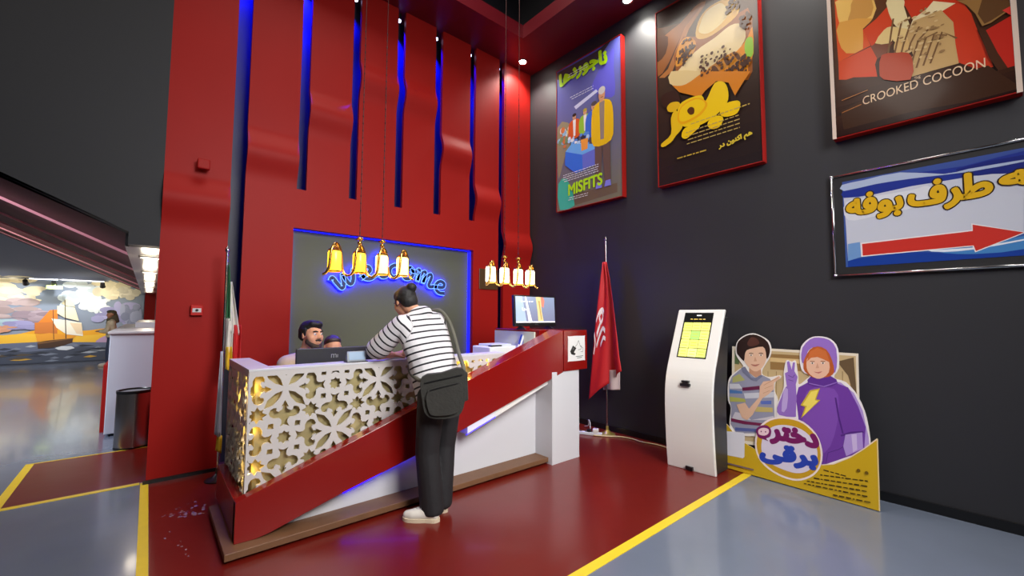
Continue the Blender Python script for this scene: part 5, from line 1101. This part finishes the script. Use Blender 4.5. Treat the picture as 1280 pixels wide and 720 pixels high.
# shoulder bag
BAGM = M('olive_black_canvas', (46, 45, 41), .85, var=.3, vscale=12, bump=.4, bscale=50)
bn = Vector((-.55, -.835, 0)); br = Vector((.835, -.55, 0)); bc = Vector((1.62, 2.665, .945))
def BP(u, v, w): return tuple(bc+br*u*.9+Vector((0, 0, v*.88))+bn*w)
bag = empty('shoulder_bag', (1.625, 2.655, .74), 'dark canvas shoulder bag hanging at the hip of the person in stripes', 'bag')
out = smooth_poly([(-.155, .13), (.0, .165), (.165, .20), (.195, .05), (.175, -.12), (.12, -.185), (-.02, -.20), (-.11, -.17), (-.145, -.06)], 3)
b = MB(); b.prism(out, lambda a, c: BP(a, c, -.035), lambda a, c: BP(a, c, .035)); b.build('body', BAGM, bag, bevel=.022, seg=3)
out2 = smooth_poly([(-.10, .03), (.12, .085), (.165, .06), (.16, -.09), (.11, -.155), (-.02, -.170), (-.09, -.14)], 3)
b = MB(); b.prism(out2, lambda a, c: BP(a, c, .034), lambda a, c: BP(a, c, .054)); b.build('front_pocket', BAGM, bag, bevel=.012, seg=2)
b = MB(); b.tube([BP(-.13, .085, .038), BP(0, .115, .040), BP(.165, .150, .038)], .005, 6); b.build('zip', BLACKM, bag)
b = MB(); b.tube([BP(-.085, .03, .056), BP(.0, .055, .057), (BP(.13, .085, .056))], .0045, 6); b.build('zip', BLACKM, bag)
b = MB(); b.tube(smooth_line([BP(.17, .10, 0), BP(.172, .20, -.02), (1.855, 2.80, 1.20), (1.872, 2.90, 1.34), (1.862, 2.99, 1.475), (1.81, 3.07, 1.545), (1.74, 3.19, 1.46), (1.66, 3.16, 1.22), (1.56, 3.04, 1.08), (1.53, 2.86, 1.03), BP(-.145, .10, 0)], 5), .015, 8); b.build('strap', M('strap_olive', (92, 90, 78), .8), bag, smooth=True)
b = MB(); b.prism([(.155, -.08), (.215, -.06), (.205, .16), (.16, .20)], lambda a, c: BP(a, c, -.02), lambda a, c: BP(a, c, .02)); b.build('strap_tab', BAGM, bag, bevel=.008)

# clerk behind the monitor
KM = frame_of((1.135, 4.12, 1.312), (.38, -.90, -.04), sc=1.04)
kb = T(KM, HEADH)+limb((KM @ Vector((0, -.02, -.05)), .056), ((1.115, 4.17, 1.14), .062))
ksL, ksR = (1.31, 4.22, 1.06), (.945, 4.13, 1.06)
kb += [[((1.12, 4.17, 1.08), .07), (ksL, .06), (ksR, .06), ((1.13, 4.22, .70), (.14, .10, .1))], [((1.13, 4.22, .62), (.15, .11, .1)), ((1.13, 4.25, .50), (.16, .13, .08))]]
kb += limb((ksL, .05), ((1.40, 4.06, .84), .042), ((1.28, 3.86, .83), .03))+limb((ksR, .05), ((.92, 3.98, .84), .042), ((1.02, 3.84, .83), .03))
kb += hand((1.28, 3.86, .835), (-.3, -1, 0), (0, 0, 1), 1, .3)+hand((1.02, 3.84, .835), (.3, -1, 0), (0, 0, 1), -1, .3)
kb += limb(((1.05, 4.22, .48), .085), ((1.02, 4.02, .47), .065), ((1.02, 4.05, .05), .045))+limb(((1.22, 4.24, .48), .085), ((1.25, 4.03, .47), .065), ((1.25, 4.06, .05), .045))
kb += [[((1.02, 4.05, .04), .04), ((1.02, 3.90, .03), .03)], [((1.25, 4.06, .04), .04), ((1.25, 3.91, .03), .03)]]
pk = soft('person', kb, SKIN, None, .007, 3, origin=(1.13, 4.2, 0)); tag(pk, 'dark-haired clerk in a beige shirt seated behind the black computer monitor', 'person')
face_parts(pk, KM, True, [[((.052, .03, -.05), .026), ((.03, .068, -.085), .024), ((0, .082, -.098), .022)], [((-.052, .03, -.05), .026), ((-.03, .068, -.085), .024), ((0, .082, -.098), .022)], [((.022, .092, -.038), .008), ((0, .100, -.036), .008), ((-.022, .092, -.038), .008)]])
soft('hair', T(KM, [[((0, -.03, .055), (.084, .092, .075)), ((0, .03, .092), (.068, .05, .038))], [((0, .055, .098), (.05, .03, .022)), ((.03, .04, .10), .03)], [((0, -.07, -.01), (.066, .04, .05)), ((0, -.05, .04), (.078, .06, .06))], [((.076, .01, .03), (.010, .022, .035)), ((.07, -.03, .05), .02)], [((-.076, .01, .03), (.010, .022, .035)), ((-.07, -.03, .05), .02)]]), HAIR, pk, .005, 2)
BEI = M('beige_cotton', (176, 156, 128), .8, var=.08, vscale=9, bump=.3, bscale=18)
soft('shirt', [[((1.12, 4.17, 1.09), .085), (ksL, .085), (ksR, .085), ((1.13, 4.22, .70), (.18, .14, .1)), ((1.13, 4.24, .55), (.18, .15, .06))], [(ksL, .075), ((1.385, 4.09, .88), .062)], [(ksR, .075), ((.925, 4.01, .88), .062)], [((1.385, 4.09, .88), .062), ((1.32, 3.92, .82), .048)], [((.925, 4.01, .88), .062), ((.99, 3.89, .82), .048)], [((1.10, 4.17, 1.16), .062), ((1.14, 4.14, 1.15), .060)]], BEI, pk, .010, 4)
soft('trousers', [[((1.13, 4.26, .50), (.19, .16, .08)), ((1.04, 4.2, .48), .1), ((1.22, 4.22, .48), .1)], [((1.05, 4.22, .48), .10), ((1.02, 4.0, .47), .082)], [((1.02, 4.0, .47), .082), ((1.02, 4.05, .12), .07)], [((1.22, 4.24, .48), .10), ((1.25, 4.01, .47), .082)], [((1.25, 4.01, .47), .082), ((1.25, 4.06, .12), .07)]], JEAN, pk, .012, 4)

# second seated person, only the brow shows over the monitor
QM = frame_of((1.395, 4.34, 1.165), (-.05, -.93, -.36), (0, -.3, .9))
qb = T(QM, HEADH)+limb((QM @ Vector((0, -.02, -.05)), .054), ((1.42, 4.44, 1.02), .06))
qb += [[((1.42, 4.45, .98), .065), ((1.60, 4.46, .95), .055), ((1.24, 4.46, .95), .055), ((1.42, 4.50, .60), (.14, .1, .1))], [((1.42, 4.50, .60), (.15, .11, .1)), ((1.42, 4.52, .50), (.16, .12, .07))]]
qb += limb(((1.35, 4.50, .48), .08), ((1.34, 4.34, .46), .062), ((1.34, 4.36, .05), .045))+limb(((1.50, 4.50, .48), .08), ((1.50, 4.34, .46), .062), ((1.50, 4.36, .05), .045))
pq = soft('person', qb, SKIN, None, .009, 3, origin=(1.42, 4.5, 0)); tag(pq, 'person bent low behind the monitor beside the clerk, only forehead and hair showing', 'person')
face_parts(pq, QM)
soft('hair', T(QM, [[((0, -.04, .05), (.08, .085, .075)), ((0, .0, .095), (.066, .05, .03))], [((0, -.07, -.01), (.066, .04, .05)), ((0, -.05, .04), (.078, .06, .06))]]), M('brown_hair', (60, 44, 34), .5, var=.3, vscale=60), pq, .006, 2)
soft('sweater', [[((1.42, 4.45, .985), .08), ((1.60, 4.46, .94), .075), ((1.24, 4.46, .94), .075), ((1.42, 4.50, .52), (.18, .14, .06))], [((1.60, 4.46, .94), .07), ((1.64, 4.36, .72), .06)], [((1.24, 4.46, .94), .07), ((1.21, 4.36, .72), .06)]], M('grey_knit', (92, 88, 84), .85), pq, .012, 4)

# woman at the far counter
WM = frame_of((-.80, 16.75, 1.465), (-1, -.35, -.08))
wb = T(WM, HEADH)+limb((WM @ Vector((0, -.02, -.05)), .05), ((-.78, 16.76, 1.30), .055))
wb += [[((-.78, 16.76, 1.27), .06), ((-.80, 16.90, 1.24), .055), ((-.76, 16.60, 1.24), .055), ((-.76, 16.75, .95), (.10, .14, .1))]]
wb += limb(((-.82, 16.60, 1.24), .045), ((-.86, 16.54, .98), .04), ((-1.02, 16.66, .99), .03))+hand((-1.02, 16.66, .99), (-.4, .9, 0), (0, 0, 1), 1)
wb += limb(((-.80, 16.90, 1.24), .045), ((-.90, 16.94, .98), .04), ((-1.03, 16.80, 1.0), .03))+hand((-1.03, 16.80, 1.0), (-.4, -.9, 0), (0, 0, 1), -1)
wb += limb(((-.77, 16.67, .85), .08), ((-.80, 16.66, .47), .06), ((-.77, 16.66, .08), .045))+limb(((-.77, 16.83, .85), .08), ((-.82, 16.84, .47), .06), ((-.80, 16.84, .08), .045))
pw = soft('person', wb, SKIN, None, .012, 2, origin=(-.80, 16.75, 0)); tag(pw, 'woman in a headscarf and pale jacket standing far away by the white counter', 'person')
face_parts(pw, WM, False, eyes=False)
soft('headscarf', T(WM, [[((0, -.03, .05), (.09, .095, .08)), ((0, .02, .07), (.08, .07, .05))], [((0, -.05, -.06), (.095, .07, .12)), ((0, .05, -.14), (.07, .04, .05)), ((0, -.04, -.20), (.13, .09, .06))], [((0, .06, -.12), .04), ((0, .08, -.24), .05)]]), M('olive_scarf', (96, 92, 72), .85, var=.2, vscale=12), pw, .012, 2)
soft('hair', T(WM, [[((0, .045, .092), (.06, .035, .03)), ((0, .02, .105), (.06, .05, .03))]]), HAIR, pw, .012, 1)
soft('jacket', [[((-.78, 16.76, 1.28), .07), ((-.80, 16.92, 1.24), .07), ((-.76, 16.58, 1.24), .07), ((-.76, 16.75, .84), (.14, .18, .06))], [((-.82, 16.60, 1.24), .065), ((-.86, 16.54, .99), .06)], [((-.86, 16.54, .99), .06), ((-.99, 16.64, .99), .045)], [((-.80, 16.90, 1.24), .065), ((-.90, 16.94, .99), .06)], [((-.90, 16.94, .99), .06), ((-1.0, 16.83, 1.0), .045)]], M('cream_jacket', (226, 216, 190), .85, var=.25, vscale=14), pw, .014, 3)
soft('jeans', [[((-.77, 16.75, .88), (.12, .16, .06)), ((-.77, 16.67, .80), .09), ((-.77, 16.83, .80), .09)], [((-.77, 16.67, .82), .09), ((-.79, 16.66, .45), .08)], [((-.79, 16.66, .45), .08), ((-.77, 16.66, .10), .075)], [((-.77, 16.83, .82), .09), ((-.81, 16.84, .45), .08)], [((-.81, 16.84, .45), .08), ((-.80, 16.84, .10), .075)]], M('blue_denim', (70, 84, 116), .8, var=.15), pw, .014, 3)
shoe((-.77, 16.66, .05), (-1.0, 16.63, 0), SHW, SOL, pw); shoe((-.80, 16.84, .05), (-1.0, 16.82, 0), SHW, SOL, pw)
